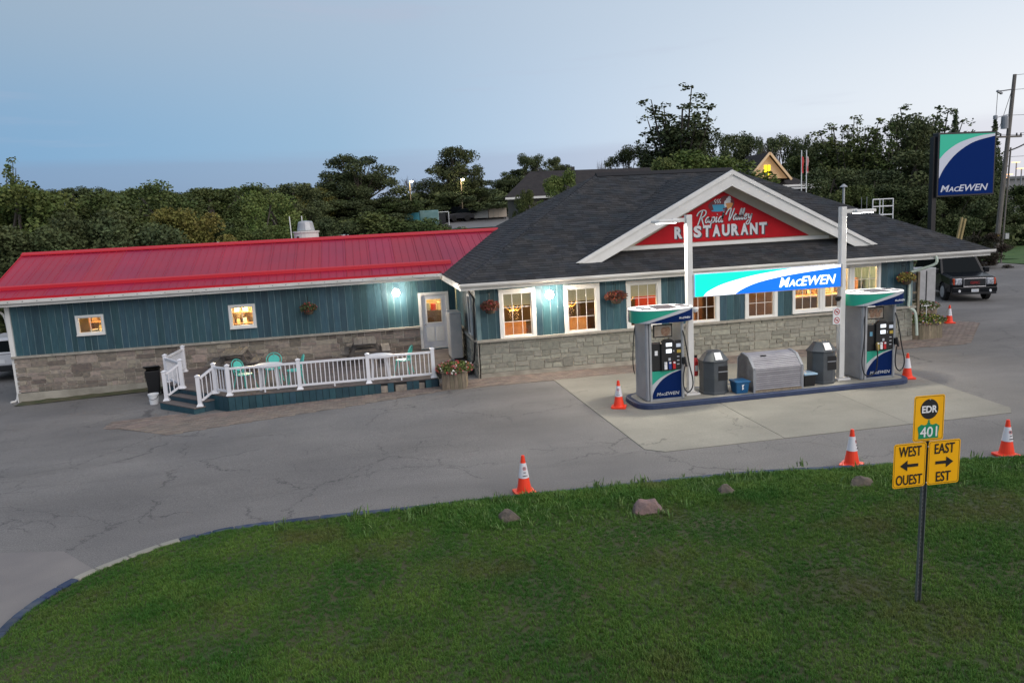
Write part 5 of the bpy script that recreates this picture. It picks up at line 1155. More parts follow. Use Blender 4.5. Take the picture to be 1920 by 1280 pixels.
tub(9.72, 18.62, 'blue plastic tub between the left litter bin and the storage box', M_bluepl, .38, .32, None, 1); tub(11.72, 18.68, 'black tub with a pale blue lid, right of the storage box', M_blackpl, .36, .34, mat('pale_blue_lid', (.3, .45, .58), None, rough=.3), 0)
for x, y, lab in ((8.78, 19.3, 'red fire extinguisher behind the left lamp pole'), (12.72, 19.45, 'red fire extinguisher behind the right lamp pole')):
    t = T('fire_extinguisher', lab, 'fire extinguisher', (x, y, .55), 0, group='red fire extinguishers behind the lamp poles'); MB().lathe([(0, 0), (.075, .01), (.08, .05), (.08, .4), (.05, .48), (.03, .5)], 12).build('cylinder', M_redpaint, t, smooth=False); MB().box(-.02, .05, -.02, .02, .5, .57).build('valve', M_dark, t); MB().tube([(.02, 0, .53), (.1, -.02, .4), (.1, -.03, .15)], .012, 5).build('hose', M_dark, t); MB().box(-.04, .04, -.085, -.08, .15, .3).build('label', M_whitep, t); MB().box(-.02, .02, .05, .3 if x < 10 else .2, .2, .3).build('bracket', M_dark, t)
    MB().tube([(0, .12, -.42), (0, .12, .5)], .03, 6).build('stand', M_dark, t)
fb = T('shrub', 'small green shrub against the stone wall behind the left pump', 'shrub', (10.1, 23.85, 0)); leafmass('leaves', 500, .25, .2, .55, .5, .09, LEAF[2], fb, 77); MB().tube([(0, 0, 0), (0, 0, .5)], .02, 5).build('stem', M_bark, fb)

# ================================================================ WALL LAMPS
for x, y, z, lab, e, c in ((5.98, 24.1, 2.55, 'bright wall lamp between the first two front windows', 150, (1, .84, .66)), (1.39, 29.2, 2.5, 'bright wall lamp on the teal wing wall left of the door', 140, (1, .84, .66))):
    t = T('wall_lamp', lab, 'wall lamp', (x, y, z), 0, group='bright wall lamps'); MB().box(-.09, .09, -.02, .08, -.05, .1).build('housing', M_grey, t, bev=.01)
    b = MB(); b.X = Matrix.Translation((0, -.09, 0)); b.lathe([(0, -.15), (.10, -.11), (.14, 0), (.10, .11), (0, .15)], 14); b.build('globe', mat('lamp_globe', (1, 1, 1), None, emit=(1, .93, .84), es=32), t, smooth=True)
    plight('wall_lamp_light', (x, y-.24, z-.03), e, c, .09)

# ================================================================ CONES
cone_p = None
def conemesh(t, words):
    MB().prism(rrect(-.19, .19, -.19, .19, .04, 3), 'z', 0, .035).build('base', M_orange, t)
    b = MB(); b.lathe([(.15, .03), (.135, .06), (.075, .40), (.072, .405), (.042, .62), (.03, .71), (.0, .715)], 20); b.build('cone_body', M_orange, t, smooth=False)
    b = MB(); b.lathe([(.1085, .22), (.1095, .221), (.0615, .52), (.0595, .521)], 20); 
    vs = []; b = MB(); K = 20
    for z, r in ((.30, .099), (.575, .055)):
        for k in range(K): a = 2*math.pi*k/K; vs.append((r*math.cos(a), r*math.sin(a), z))
    b.add(vs, [(k, (k+1) % K, K+(k+1) % K, K+k) for k in range(K)]); col = b.build('collar', M_collar, t)
    # printed no-parking ring and words on the side facing the road
    def on(x, z): return (x, -(.099-(z-.30)*.16)-.003+x*x*3.2, z)
    b = MB()
    for k in range(16): a0, a1 = 2*math.pi*k/16, 2*math.pi*(k+1)/16; b.add([on(.032*math.cos(a0), .48+.034*math.sin(a0)), on(.032*math.cos(a1), .48+.034*math.sin(a1)), on(.024*math.cos(a1), .48+.026*math.sin(a1)), on(.024*math.cos(a0), .48+.026*math.sin(a0))], [(0, 1, 2, 3)])
    b.build('ring', M_redpaint, col); 
    txt('P', 'lettering', M_black, col, .022, .035, (-.011, on(0, .48)[1]-.002, .463)); txt('NO', 'lettering', M_black, col, .045, .025, (-.0225, on(0, .41)[1]-.003, .395)); txt('PARKING', 'lettering', M_black, col, .09, .022, (-.045, on(0, .35)[1]-.006, .34))
    b = MB(); b.bar(on(-.022, .502), on(.022, .458), .002, .006); b.build('slash', M_redpaint, col)
def copytree(o, parent=None):
    c = o.copy(); COL.objects.link(c); c.parent = parent
    for ch in list(o.children): copytree(ch, c)
    return c
CN = [(2.71, 13.42, 5, .0, 'orange traffic cone at the grass edge, nearest the camera left of the rocks'), (6.42, 18.82, -25, 0, 'orange traffic cone at the left end of the pump island'), (9.0, 12.8, 40, 0, 'orange traffic cone by the kerb, left of the yellow highway sign'),
      (14.95, 18.85, 160, 0, 'orange traffic cone at the right end of the pump island'), (23.05, 26.75, 70, 0, 'small distant orange cone beside the right wooden planter'), (12.0, 12.32, 0, 0, 'orange traffic cone by the kerb at the right edge, right of the highway sign')]
for i, (x, y, a, z, lab) in enumerate(CN):
    if i == 0: cone_p = T('traffic_cone', lab, 'traffic cone', (x, y, .0), R(a), 'orange no-parking cones'); conemesh(cone_p, 1); t = cone_p
    else: t = copytree(cone_p); t['label'] = lab; t.rotation_euler = (0, 0, R(a))
    t.location = (x, y, .02)
    if i in (2, 5): t.scale = (1.0, 1.0, 1.0)

# ================================================================ HIGHWAY SIGN
HS = T('highway_sign', 'yellow detour sign assembly on a perforated steel post in the lawn', 'road sign', (6.41, 7.78, .1)); HS.rotation_euler = (0, R(1.1), 0)
b = MB()
for k in range(0): pass
b.box(-.03, .03, .012, .018, -.05, 2.6).box(-.03, -.024, -.02, .012, -.05, 2.6).box(.024, .03, -.02, .012, -.05, 2.6)
pst = b.build('post', mat('galvanised_post', (.16, .17, .17), (.22, .23, .23), 20, .5, metal=.5), HS)
b = MB()
for k in range(52): b.box(-.006, .006, .004, .0118, .02+k*.05, .042+k*.05)
b.build('punched_holes', M_dark, pst)['kind'] = 'stuff'
def plate(x0, x1, z0, z1, y, name='plate'):
    P = rrect(x0, x1, z0, z1, .03, 4); MB().prism(P, 'y', y, y+.004).build(name, M_yellow, HS)
    Q = rrect(x0+.012, x1-.012, z0+.012, z1-.012, .025, 4); Q2 = rrect(x0+.017, x1-.017, z0+.017, z1-.017, .022, 4); b = MB(); n = len(Q)
    b.add([(p[0], y-.001, p[1]) for p in Q]+[(p[0], y-.001, p[1]) for p in Q2], [(i, (i+1) % n, n+(i+1) % n, n+i) for i in range(n)]); b.build('border', M_black, HS)
plate(-.205, .205, 2.07, 2.62, -.03); plate(-.445, -.012, 1.52, 2.06, -.028); plate(.018, .452, 1.52, 2.06, -.028)
def ht(s, w, h, x, z, m, y=-.034, bo=.03): return txt(s, 'lettering', m, HS, w, h, (x, y, z), depth=.002, align='C', bold=bo)
b = MB(); b.prism([(.12*math.cos(2*math.pi*k/32), 2.455+.12*math.sin(2*math.pi*k/32)) for k in range(32)], 'y', -.033, -.0305); b.build('roundel', M_black, HS)
ht('EDR', .205, .085, 0, 2.412, M_whitep, -.036)
cw_ = [(-.135, 2.10), (.135, 2.10), (.13, 2.15), (.14, 2.20), (.145, 2.245), (.10, 2.275), (.05, 2.262), (.02, 2.275), (.02, 2.29), (.008, 2.30), (.008, 2.31), (.02, 2.312), (.008, 2.32), (0, 2.335), (-.008, 2.32), (-.02, 2.312), (-.008, 2.31), (-.008, 2.30), (-.02, 2.29), (-.02, 2.275), (-.05, 2.262), (-.10, 2.275), (-.145, 2.245), (-.14, 2.20), (-.13, 2.15)]
MB().prism(cw_, 'y', -.033, -.0305).build('shield', M_green, HS); ht('401', .23, .125, 0, 2.118, M_whitep, -.036, .01)
ht('WEST', .30, .125, -.23, 1.90, M_black, bo=.012); ht('OUEST', .35, .125, -.23, 1.555, M_black, bo=.012); ht('EAST', .27, .125, .235, 1.90, M_black, bo=.012); ht('EST', .20, .125, .235, 1.555, M_black, bo=.012)
def arrow(cx, cz, s):
    P = [(-.115, .018), (.03, .018), (.03, .065), (.125, 0), (.03, -.065), (.03, -.018), (-.115, -.018)]; P = [(cx+s*p[0], cz+p[1]) for p in P]
    MB().prism(P, 'y', -.034, -.031).build('arrow', M_black, HS)
arrow(-.23, 1.79, -1); arrow(.235, 1.79, 1)
for z in (1.56, 2.0, 2.15, 2.57): MB().lathe([(0, 0), (.01, 0), (.01, .006), (0, .008)], 8).v; b = MB(); b.X = Matrix.Translation((0 if z > 2.1 else .003, -.034, z)) @ Matrix.Rotation(R(90), 4, 'X'); b.lathe([(0, 0), (.009, 0), (.009, .006), (0, .008)], 8); b.build('bolt', M_lgrey, HS)

# ================================================================ ROCKS
def rock(x, y, sx, sy, sz, seed, label, m, rz=0):
    b = bmesh.new(); bmesh.ops.create_icosphere(b, subdivisions=4, radius=1); o3 = Vector((seed*7.1, seed*3.3, 0)); r = random.Random(seed)
    pl = [(Vector((r.uniform(-1, 1), r.uniform(-1, 1), r.uniform(-.2, 1))).normalized(), r.uniform(.62, .88)) for _ in range(12)]
    for v in b.verts:
        p = v.co.copy()
        for n_, d_ in pl:
            t = p.dot(n_)-d_
            if t > 0: p -= n_*t
        p *= 1+.10*noise.noise(p*1.7+o3)+.04*noise.noise(p*5+o3); v.co = Vector((p.x*sx, p.y*sy, p.z*sz))
    me = bpy.data.meshes.new('rock'); b.to_mesh(me); b.free(); me.materials.append(m); o = link(me, 'rock', None, None, (x, y, .12), (0, 0, rz)); tag(o, label, 'rock')
M_rk1 = mat('pink_granite', (.26, .17, .15), (.16, .12, .12), 7, .85, bump=.7, bscale=22); M_rk2 = mat('brown_fieldstone', (.15, .12, .09), (.09, .075, .065), 6, .9, bump=.6, bscale=20)
rock(2.12, 12.0, .24, .2, .21, 1, 'brown boulder half hidden in tall grass below the nearest cone', M_rk2); rock(4.42, 11.65, .29, .22, .25, 2, 'pinkish granite boulder, largest of the rocks in the lawn', M_rk1, .4)
rock(6.0, 11.95, .2, .16, .16, 3, 'small dark boulder third from the left in the lawn', M_rk2); rock(8.35, 11.55, .21, .18, .19, 4, 'dark rounded boulder just left of the highway sign', M_rk2)
# ================================================================ VEHICLES
def suv(name, label, x, y, rz, paint, L=5.1, Wv=2.1, Hv=1.98, front='grille', Hs=1.0):
    """local: nose towards -Y, x across"""
    t = T(name, label, 'SUV', (x, y, tz(x, y)), rz); w = Wv/2
    mp_ = mat(name+'_paint_'+str(round(paint[0], 2)), paint, None, rough=.25, spec=.35); z0 = .42
    # lower body side profile (y,z) with wheel arches cut, extruded across with tucked sills
    def arch(cy, r=.46, n=8): return [(cy+r*math.cos(math.pi-math.pi*k/n), .36+r*math.sin(math.pi*k/n)) for k in range(n+1)]
    yf, yr_ = .98, L-1.1
    low = [(.05, z0), (yf-.48, z0)]+arch(yf)+[(yr_-.48, .4)]+arch(yr_)+[(L-.05, z0+.03), (L, .7), (L-.02, 1.08), (1.35, 1.14), (.12, 1.02), (0, .75)]
    b = MB(); n = len(low); secs = [(-w, .0, .97), (-w+.05, 0, 1), (w-.05, 0, 1), (w, 0, .97)]
    vs = []
    for sx, _, k in secs:
        for (py, pz) in low: vs.append((sx if .5 < pz < 1.0 else sx*.965, L/2+(py-L/2)*k, pz))
    fs = [tuple(range(n)), tuple(range(4*n-1, 3*n-1, -1))]
    for s in range(3):
        for i in range(n): fs.append((s*n+i, s*n+n+i, s*n+n+(i+1) % n, s*n+(i+1) % n))
    b.add(vs, fs); b.build('body', mp_, t, bev=.07, seg=3)
    # bonnet bulge
    b = MB(); b.prism([(.16, .98), (.2, 1.06), (1.4, 1.18), (1.4, 1.0)], 'x', -w+.12, w-.12); b.build('bonnet', mp_, t, bev=.04, seg=2)
    # greenhouse, tapered
    zc = 1.1; P0 = [(1.32, zc), (L-.04, zc)]; tp = [(2.05, Hv-.06), (2.3, Hv), (L-.7, Hv), (L-.28, Hv-.08)]
    b = MB(); wl, wt = w-.04, w-.24
    vs = [(-wl, 1.32, zc), (wl, 1.32, zc), (wl, L-.04, zc), (-wl, L-.04, zc), (-wt, 2.1, Hv-.05), (wt, 2.1, Hv-.05), (wt, L-.3, Hv-.05), (-wt, L-.3, Hv-.05), (-wt+.08, 2.3, Hv), (wt-.08, 2.3, Hv), (wt-.08, L-.5, Hv), (-wt+.08, L-.5, Hv)]
    b.add(vs, [(0, 1, 5, 4), (1, 2, 6, 5), (2, 3, 7, 6), (3, 0, 4, 7), (4, 5, 9, 8), (5, 6, 10, 9), (6, 7, 11, 10), (7, 4, 8, 11), (8, 9, 10, 11), (3, 2, 1, 0)]); b.build('cabin', mp_, t, bev=.02)
    def quad(a, c, d, e, u0, u1, v0, v1, lift, nm, m=M_carglass):
        a, c, d, e = map(Vector, (a, c, d, e))
        def P(u, v): return a.lerp(c, u).lerp(e.lerp(d, u), v)
        q = [P(u0, v0), P(u1, v0), P(u1, v1), P(u0, v1)]; nn = (q[1]-q[0]).cross(q[3]-q[0]).normalized(); 
        if nn.dot(q[0]-Vector((0, L/2, 1.3))) < 0: nn = -nn
        b = MB(); b.add([p+nn*lift for p in q]+[p-nn*.01 for p in q], [(0, 1, 2, 3), (0, 1, 5, 4), (1, 2, 6, 5), (2, 3, 7, 6), (3, 0, 4, 7)]); return b.build(nm, m, t)
    quad(vs[0], vs[1], vs[5], vs[4], .06, .94, .06, .94, .006, 'windscreen'); quad(vs[3], vs[2], vs[6], vs[7], .08, .92, .15, .9, .006, 'rear_window')
    for s in (0, 1):
        A_ = (vs[1], vs[2], vs[6], vs[5]) if s else (vs[0], vs[3], vs[7], vs[4])
        for u0, u1 in ((.12, .38), (.41, .66), (.69, .93)): quad(*A_, u0, u1, .12, .88, .006, 'side_window')
    for s in (-1, 1):
        for cy in (yf, yr_):
            b = MB(); b.X = Matrix.Translation((s*(w-.13), cy, .38)) @ Matrix.Rotation(R(90), 4, 'Y'); b.lathe([(.0, -.13), (.3, -.13), (.38, -.1), (.38, .1), (.3, .13), (0, .13)], 24); wh = b.build('wheel', M_tyre, t)
            b = MB(); b.X = Matrix.Translation((s*(w-.13), cy, .38)) @ Matrix.Rotation(R(90), 4, 'Y'); b.lathe([(0, .135*s), (.06, .145*s), (.24, .14*s), (.26, .12*s)], 12); b.build('rim', M_lgrey, wh)
        b = MB(); b.box(min(s*(w-.02), s*(w+.24)), max(s*(w-.02), s*(w+.24)), 1.52, 1.68, 1.12, 1.36); b.build('door_mirror', mp_, t, bev=.04, seg=2)
        MB().box(min(s*w, s*(w+.012)), max(s*w, s*(w+.012)), 2.2, 2.38, .98, 1.02).build('door_handle', M_chrome, t); MB().box(min(s*w, s*(w+.006)), max(s*w, s*(w+.006)), 1.25, L-1.6, .62, .66).build('side_moulding', M_dark, t)
        MB().bar((s*(wt-.08), 2.5, Hv+.05), (s*(wt-.08), L-.6, Hv+.05), .04, .03).build('roof_rack_bar', M_dark, t)
    if front == 'grille':
        b = MB(); b.box(-w+.06, w-.06, -.10, .1, .42, .64); b.build('front_bumper', mp_, t, bev=.04, seg=2); MB().box(-w+.1, w-.1, -.09, .0, .33, .43).build('lower_valance', M_dark, t)
        MB().box(-.46, .46, -.05, .02, .66, .98).build('grille_mesh', M_dark, t); fasc  # frame
        b = MB(); b.box(-.5, .5, -.065, .01, .97, 1.005).box(-.5, .5, -.065, .01, .635, .665).box(-.5, -.46, -.065, .01, .665, .97).box(.46, .5, -.065, .01, .665, .97); b.build('grille_surround', M_chrome, t, bev=.008)
        txt('GMC', 'lettering', mat('grille_letters', (.3, .04, .04), None, rough=.3, metal=.4), t, .42, .12, (-.21, -.075, .76), depth=.02, bold=.04)
        for s in (-1, 1):
            a, c = sorted((s*.54, s*.86)); MB().box(a, c, -.03, .1, .72, 1.0).build('headlight', mat('headlight_glass', (.62, .64, .68), (.2, .2, .22), 14, .12, spec=.8), t, bev=.03)
            a, c = sorted((s*.86, s*.94)); MB().box(a, c, -.01, .14, .72, 1.0).build('indicator', mat('amber_lens', (.55, .07, .02), None, rough=.2), t, bev=.02)
            b = MB(); b.X = Matrix.Translation((s*.68, -.105, .47)) @ Matrix.Rotation(R(90), 4, 'X'); b.lathe([(0, 0), (.06, 0), (.05, .02), (0, .02)], 12); b.build('fog_light', M_whitep, t)
        pl = MB().box(-.16, .16, -.125, -.11, .43, .55).build('number_plate', M_whitep, t); MB().box(-.12, .12, -.128, -.1255, .47, .505).build('plate_band', mat('plate_grey', (.35, .4, .5), None), pl)
    else:
        pass
    # rear
    for s in (-1, 1):
        a, c = sorted((s*(w-.42), s*(w-.03))); MB().box(a, c, L-.03, L+.03, .86, 1.0).build('tail_light', mat('tail_lens', (.45, .01, .015), None, rough=.2), t, bev=.03)
        a, c = sorted((s*(w-.35), s*(w-.12))); MB().box(a, c, L+.0, L+.035, .5, .56).build('reflector', mat('tail_lens', (0, 0, 0)), t)
    MB().box(-w+.06, w-.06, L-.05, L+.06, .42, .66).build('rear_bumper', M_dark if front != 'grille' else mp_, t, bev=.03)
    MB().box(-.25, .25, L-.01, L+.012, .74, .88).build('rear_plate', M_whitep, t)
    t.scale = (1, 1, Hs)
    return t
suv('parked_suv', 'black SUV with a chrome grille parked facing us beyond the right end of the restaurant', 28.7, 31.8, R(-20), (.004, .005, .007), Hs=1.12)
# white one: rear towards us, so turned about
tw = suv('parked_suv', 'white SUV seen from behind, half hidden by the left end of the wing', -14.35, 38.9, R(180), (.6, .6, .62), L=4.7, Wv=1.9, Hv=1.72, front='x')

def car(name, label, x, y, z, rz, col, L=4.5, h=1.45, cat='car', group='cars in the far lot'):
    t = T(name, label, cat, (x, y, z), rz, group); m = mat(name+'_paint_'+str(round(col[0], 2)), col, None, rough=.3)
    b = MB(); b.prism([(0, .3), (L, .3), (L, .85), (L-.9, .95), (1.1, .95), (0, .75)], 'y', -.85, .85); b.build('body', m, t, bev=.06, seg=2)
    b = MB(); b.prism([(1.0, .93), (1.6, h-.03), (3.1, h), (3.9, .93)], 'y', -.72, .72); b.build('cabin', M_carglass, t, bev=.05); b = MB(); b.box(1.65, 3.1, -.7, .7, h-.03, h+.03); b.build('roof', m, t, bev=.02)
    for cx in (.85, L-.85):
        for s in (-1, 1): b = MB(); b.X = Matrix.Translation((cx, s*.8, .32)) @ Matrix.Rotation(R(90), 4, 'X'); b.lathe([(0, -.1), (.32, -.1), (.32, .1), (0, .1)], 14); b.build('wheel', M_tyre, t)
    return t
zl = tz(12, 95)+.06
car('white_car', 'small white car parked among bushes behind the exhaust fan', -4.4, 80, tz(-4, 80)+.45, R(4), (.5, .5, .52), group=None or 'far parked cars')
car('dark_car', 'dark car left of the grey box trailer in the far lot', 11.1, 94.5, zl, R(3), (.02, .02, .025), group='far parked cars', L=3.3)
car('dark_car', 'dark pickup-height car in the middle of the far lot', 10.3, 97, zl, R(0), (.03, .035, .04), h=1.7, group='far parked cars')
car('silver_car', 'silver car at the back of the far lot under the lamp', 12.6, 101, zl+.1, R(-5), (.4, .42, .45), group='far parked cars')
car('red_car', 'red and white car at the left end of the far lot', 3.2, 92.5, zl-.1, R(5), (.4, .07, .04), group='far parked cars')
ct = T('tarped_container', 'blue tarpaulin-covered container at the left of the far lot', 'container', (7.5, 90.5, tz(7.5, 90.5)))
MB().box(-1.75, 0, -1.2, 1.2, 0, 1.75).build('container', mat('tarp_blue', (.03, .2, .27), (.08, .3, .36), 1.5, .8, bump=.5, bscale=4), ct, bev=.05); MB().box(.02, 2.2, -1.2, 1.2, 0, 1.95).build('tarpaulin', mat('tarp_pale', (.2, .33, .33), (.09, .2, .2), 1.2, .8, bump=.5, bscale=4), ct, bev=.08)
fr = T('frame_shelter', 'open white pipe frame over a dark trailer in the far lot', 'frame', (9.9, 91.5, tz(10, 91.5)))
b = MB()
for x in (-1.2, 0, 1.2): b.tube([(x, 0, 0), (x, 0, 1.6)], .04, 5)
b.tube([(-1.2, 0, 1.6), (1.2, 0, 1.6)], .04, 5); b.build('frame', M_whitep, fr); MB().box(-1.1, .9, .3, 1.5, .3, 1.45).build('trailer_body', M_dark, fr, bev=.05)
for i, (x0, x1, m, lab) in enumerate(((14.6, 16.4, mat('trailer_grey', (.36, .37, .36), None), 'grey panelled box trailer by the restaurant roof line'), (16.45, 18.7, mat('trailer_cream', (.52, .44, .35), None), 'cream box trailer right of the grey one, by the roof line'))):
    t = T('box_trailer', lab, 'trailer', (x0, 95, zl-.0)); MB().box(0, x1-x0, 0, 2, .22, 1.35).build('body', m, t, bev=.03)
    for x in (.1, x1-x0-.2): MB().box(x, x+.1, .1, .2, 0, .22).build('leg', M_dark, t)
    for x in (.6, 1.2): MB().box(x-.01, x+.01, -.012, 0, .25, 1.32).build('seam', M_grey, t)
for x, lab in ((7.15, 'left tall lamp post in the far lot, lit'), (13.4, 'right tall lamp post in the far lot, lit')):
    z = tz(x, 96); t = T('lot_lamp_post', lab, 'lamp post', (x, 96, z), 0, group='tall lot lamp posts'); h = 10.05-z
    MB().tube([(0, 0, 0), (0, 0, h)], [.09, .06], 8).build('pole', mat('timber_lamp_pole', (.25, .2, .13), None), t); MB().box(-.05, .4, -.06, .06, h-.05, h+.05).build('arm', M_grey, t)
    b = MB(); b.X = Matrix.Translation((.25, 0, h)); b.lathe([(0, -.17), (.15, -.1), (.18, 0), (0, .08)], 10); b.build('lamp', mat('sodium_lamp', (1, .9, .7), None, emit=(1, .85, .6), es=22), t); plight('lot_light', (x+.25, 95.3, 9.8), 110, (1, .82, .55), .2)
for x, lab in ((-4.0, 'left thin pale mast behind the exhaust fan'), (-3.2, 'right thin pale mast behind the exhaust fan')):
    t = T('mast', lab, 'pole', (x, 55, tz(x, 55)), 0, group='thin pale masts'); MB().tube([(0, 0, 0), (-.12, 0, 5.9-tz(x, 55))], .035, 6).build('pole', M_whitep, t)

# ================================================================ BIG PYLON SIGN
BS = T('pylon_sign', 'tall black pylon sign with green, silver and navy panel above the right roof corner', 'sign', (31.05, 37.6, 0))
MB().box(-.14, .14, -.14, .14, 0, 8.2).build('pole', M_dark, BS, bev=.01)
MB().box(0, 3.62, -.3, -.16+.3, 4.98, 8.38).build('cabinet', M_dark, BS, bev=.02)
swoosh(3.42, 3.2, [(0, .60), (.12, .72), (.35, .86), (.7, .96), (1, .995)], [(0, .28), (.1, .46), (.3, .68), (.6, .86), (1, .955)], (em('pylon_green', (.005, .36, .23), .25), em('pylon_silver', (.5, .52, .6), .12), mat('pylon_navy', (.002, .018, .11), None, rough=.6, spec=.04, emit=(.001, .008, .05), es=.3)), BS, .10, 5.08, -.312, name='face')
smallcaps('M', 'AC', 'EWEN', 'lettering', em('pylon_silver', (0, 0, 0), 0), BS, .22, -.325, 5.25, 2.95, .35, depth=.01)

# ================================================================ UTILITY POLE AND WIRES
UP = T('utility_pole', 'leaning wooden utility pole with transformer and crossarms at the right edge', 'utility pole', (45.87, 49, 0))
base, topp = Vector((0, 0, 0)), Vector((.95, 0, 13.3))
M_pole = mat('pole_wood', (.13, .115, .1), (.2, .18, .16), 3, .9, bump=.4, stretch=(6, 6, .5))
def up(t_): return base.lerp(topp, t_)
MB().tube([base, up(.5), topp], [.19, .16, .12], 10).build('pole', M_pole, UP)
MB().tube([Vector((.3, -.25, 0)), up(.62)+Vector((.22, -.1, 0))], .06, 6).build('brace_pole', M_pole, UP)
b = MB(); b.X = Matrix.Translation(up(.76)+Vector((-.42, 0, -.55))); b.lathe([(0, 0), (.24, .02), (.24, .85), (.1, .95), (0, .97)], 14); b.build('transformer', M_grey, UP)
MB().box(-.45, 1.75, -.06, .06, 8.95, 9.08).build('crossarm', M_pole, UP); 
for x in (-.4, .0, 1.35, 1.7): b = MB(); b.X = Matrix.Translation((x, 0, 9.08)); b.lathe([(.05, 0), (.07, .06), (.04, .1), (.06, .16), (0, .2)], 8); b.build('insulator', M_dark, UP)
MB().bar((-.35, 0, 12.15), (.95, 0, 12.3), .06, .08).build('top_arm', M_grey, UP); MB().bar((-.45, 0, 12.2), (-.05, 0, 12.0), .16, .12).build('cutout', M_grey, UP)
MB().bar((.75, 0, 10.6), (-.45, 0, 10.35), .05, .05).build('arm', M_grey, UP); b = MB(); b.X = Matrix.Translation((-.5, 0, 10.2)); b.lathe([(0, 0), (.14, .05), (.14, .3), (0, .35)], 8); b.build('cutout', M_grey, UP)
MB().tube(curve([up(.6), up(.6)+Vector((.9, 0, .25)), up(.6)+Vector((2.2, 0, .75)), up(.6)+Vector((3.4, 0, 1.0))], 12), .05, 6).build('street_light_arm', M_dark, UP)
MB().box(.55, .85, -.3, -.1, 1.75, 2.15).build('meter_box', M_lgrey, UP); MB().lathe([(.2, 1.95), (.2, 2.1)], 10, (.1, 0, 0)).build('band', mat('yellow_band', (.4, .25, .03), None), UP)
for i, (a, c, s) in enumerate([((.95, 0, 13.25), (14, -6, 14.5), .2), ((-.4, 0, 12.2), (14, -7, 13.2), .3), ((1.7, 0, 9.25), (15, -8, 10.2), .4), ((-.4, 0, 9.2), (14, -8, 9.4), .5), ((.6, 0, 7.6), (14, -5, 8.6), .3), ((.8, 0, 10.5), (14, -5, 11.2), .3), ((-.4, 0, 12.1), (-.45, 0, 10.5), .0), ((.9, 0, 12.6), (-.1, 0, 9.7), .0)]):
    P = [Vector(a).lerp(Vector(c), k/10)-Vector((0, 0, s*4*(k/10)*(1-k/10))) for k in range(11)]; MB().tube(P, .018, 4).build('wire', M_dark, UP)
for i, (x, h) in enumerate(((38.7, 3.6), (38.95, 3.5))):
    t = T('wooden_post', 'leaning bare timber post by the dark shrub, %s of the pair' % ('left', 'right')[i], 'post', (x, 45, tz(x, 45)), 0, 'leaning bare timber posts'); MB().bar((0, 0, 0), (.75, 0, h), .13, .13).build('post', mat('yellow_timber', (.35, .27, .12), (.28, .22, .1), 4, .8), t)

# ================================================================ HOUSE BEHIND, FLAGS
HB = T('background_building', 'long dark-roofed building behind the restaurant with a small lit cream gable', 'building', (28, 74, 4)); gy = 72
M_broof = mat('dark_brown_shingle', (.02, .017, .018), (.032, .027, .026), 2, .9, bump=.5, bscale=20)
b = MB(); b.add([(14.0, 71.5, 7.0), (46, 71.5, 6.6), (46, 79, 6.6), (15.2, 79, 7.0), (17.4, 75.5, 9.45), (41.5, 75.5, 9.35)], [(0, 1, 5, 4), (1, 2, 5), (2, 3, 4, 5), (3, 0, 4)]); b.build('roof', M_broof, HB, True)
MB().box(15.6, 45.5, 72, 78.5, 3.0, 6.98).build('wall', mat('grey_siding', (.12, .105, .095), None), HB, True); MB().box(14.0, 46, 71.4, 71.5, 6.75, 6.95).build('eave_board', M_white, HB, True)
P = [(38.35, 7.75), (42.75, 7.6), (40.55, 10.0)]
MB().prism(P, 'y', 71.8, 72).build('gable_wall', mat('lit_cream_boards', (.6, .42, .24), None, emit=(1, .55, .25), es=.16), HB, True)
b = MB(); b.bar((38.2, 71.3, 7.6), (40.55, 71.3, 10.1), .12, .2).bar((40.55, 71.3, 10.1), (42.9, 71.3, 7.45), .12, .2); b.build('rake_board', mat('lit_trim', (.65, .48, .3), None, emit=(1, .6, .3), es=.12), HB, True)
b = MB(); b.add([(38.2, 71.3, 7.6), (40.55, 71.3, 10.15), (42.9, 71.3, 7.45), (38.2, 76, 7.6), (40.55, 76, 10.15), (42.9, 76, 7.45)], [(0, 1, 4, 3), (1, 2, 5, 4)]); b.build('gable_roof', M_broof, HB, True)
wn_ = MB().box(40.2, 40.85, 71.74, 71.8, 7.9, 8.95).build('lit_window', mat('yellow_glow', (1, .8, .02), None, emit=(1, .78, .02), es=1.2), HB, True); MB().box(40.5, 40.55, 71.71, 71.74, 7.9, 8.95).build('mullion', M_wood, wn_, True)
for x in (18.2, 21.5): MB().box(x, x+.35, 75.3, 75.7, 9.3, 9.75).build('chimney_vent', M_dark, HB, True)
MB().box(42.5, 46.2, 71.1, 71.3, 6.5, 6.65).build('porch_fascia', M_whitep, HB, True)
for i, (x, m, lab) in enumerate(((37.0, M_redpaint, 'left white flagpole with a furled dark red flag'), (37.45, mat('flag_red_white', (.5, .06, .06), (.6, .55, .55), 3, .8), 'right white flagpole with a furled red and white flag'))):
    t = T('flagpole', lab, 'flagpole', (x, 60, tz(x, 60)), 0, 'white flagpoles behind the roof'); h = 9.4-tz(x, 60); MB().tube([(0, 0, 0), (0, 0, h)], .045, 6).build('pole', M_whitep, t)
    b = MB(); r = random.Random(i); P = [(0, 0), (.14, -.05), (.2, -.4), (.12, -.9), (.16, -1.35), (.05, -1.4), (0, -1.2)]; b.prism([(p[0], h-.5+p[1]) for p in P], 'y', -.05, .05); b.build('flag', m, t)
LB = T('far_building', 'low grey building with lit lamps at the far right edge', 'building', (146, 155, 2))
MB().box(-1, 30, 0, 12, -1, 6.2).build('wall', mat('far_grey_wall', (.2, .2, .21), None), LB); MB().box(-1.5, 30.5, -.5, 12.5, 6.2, 6.8).build('roof', mat('far_roof', (.12, .13, .14), None), LB)
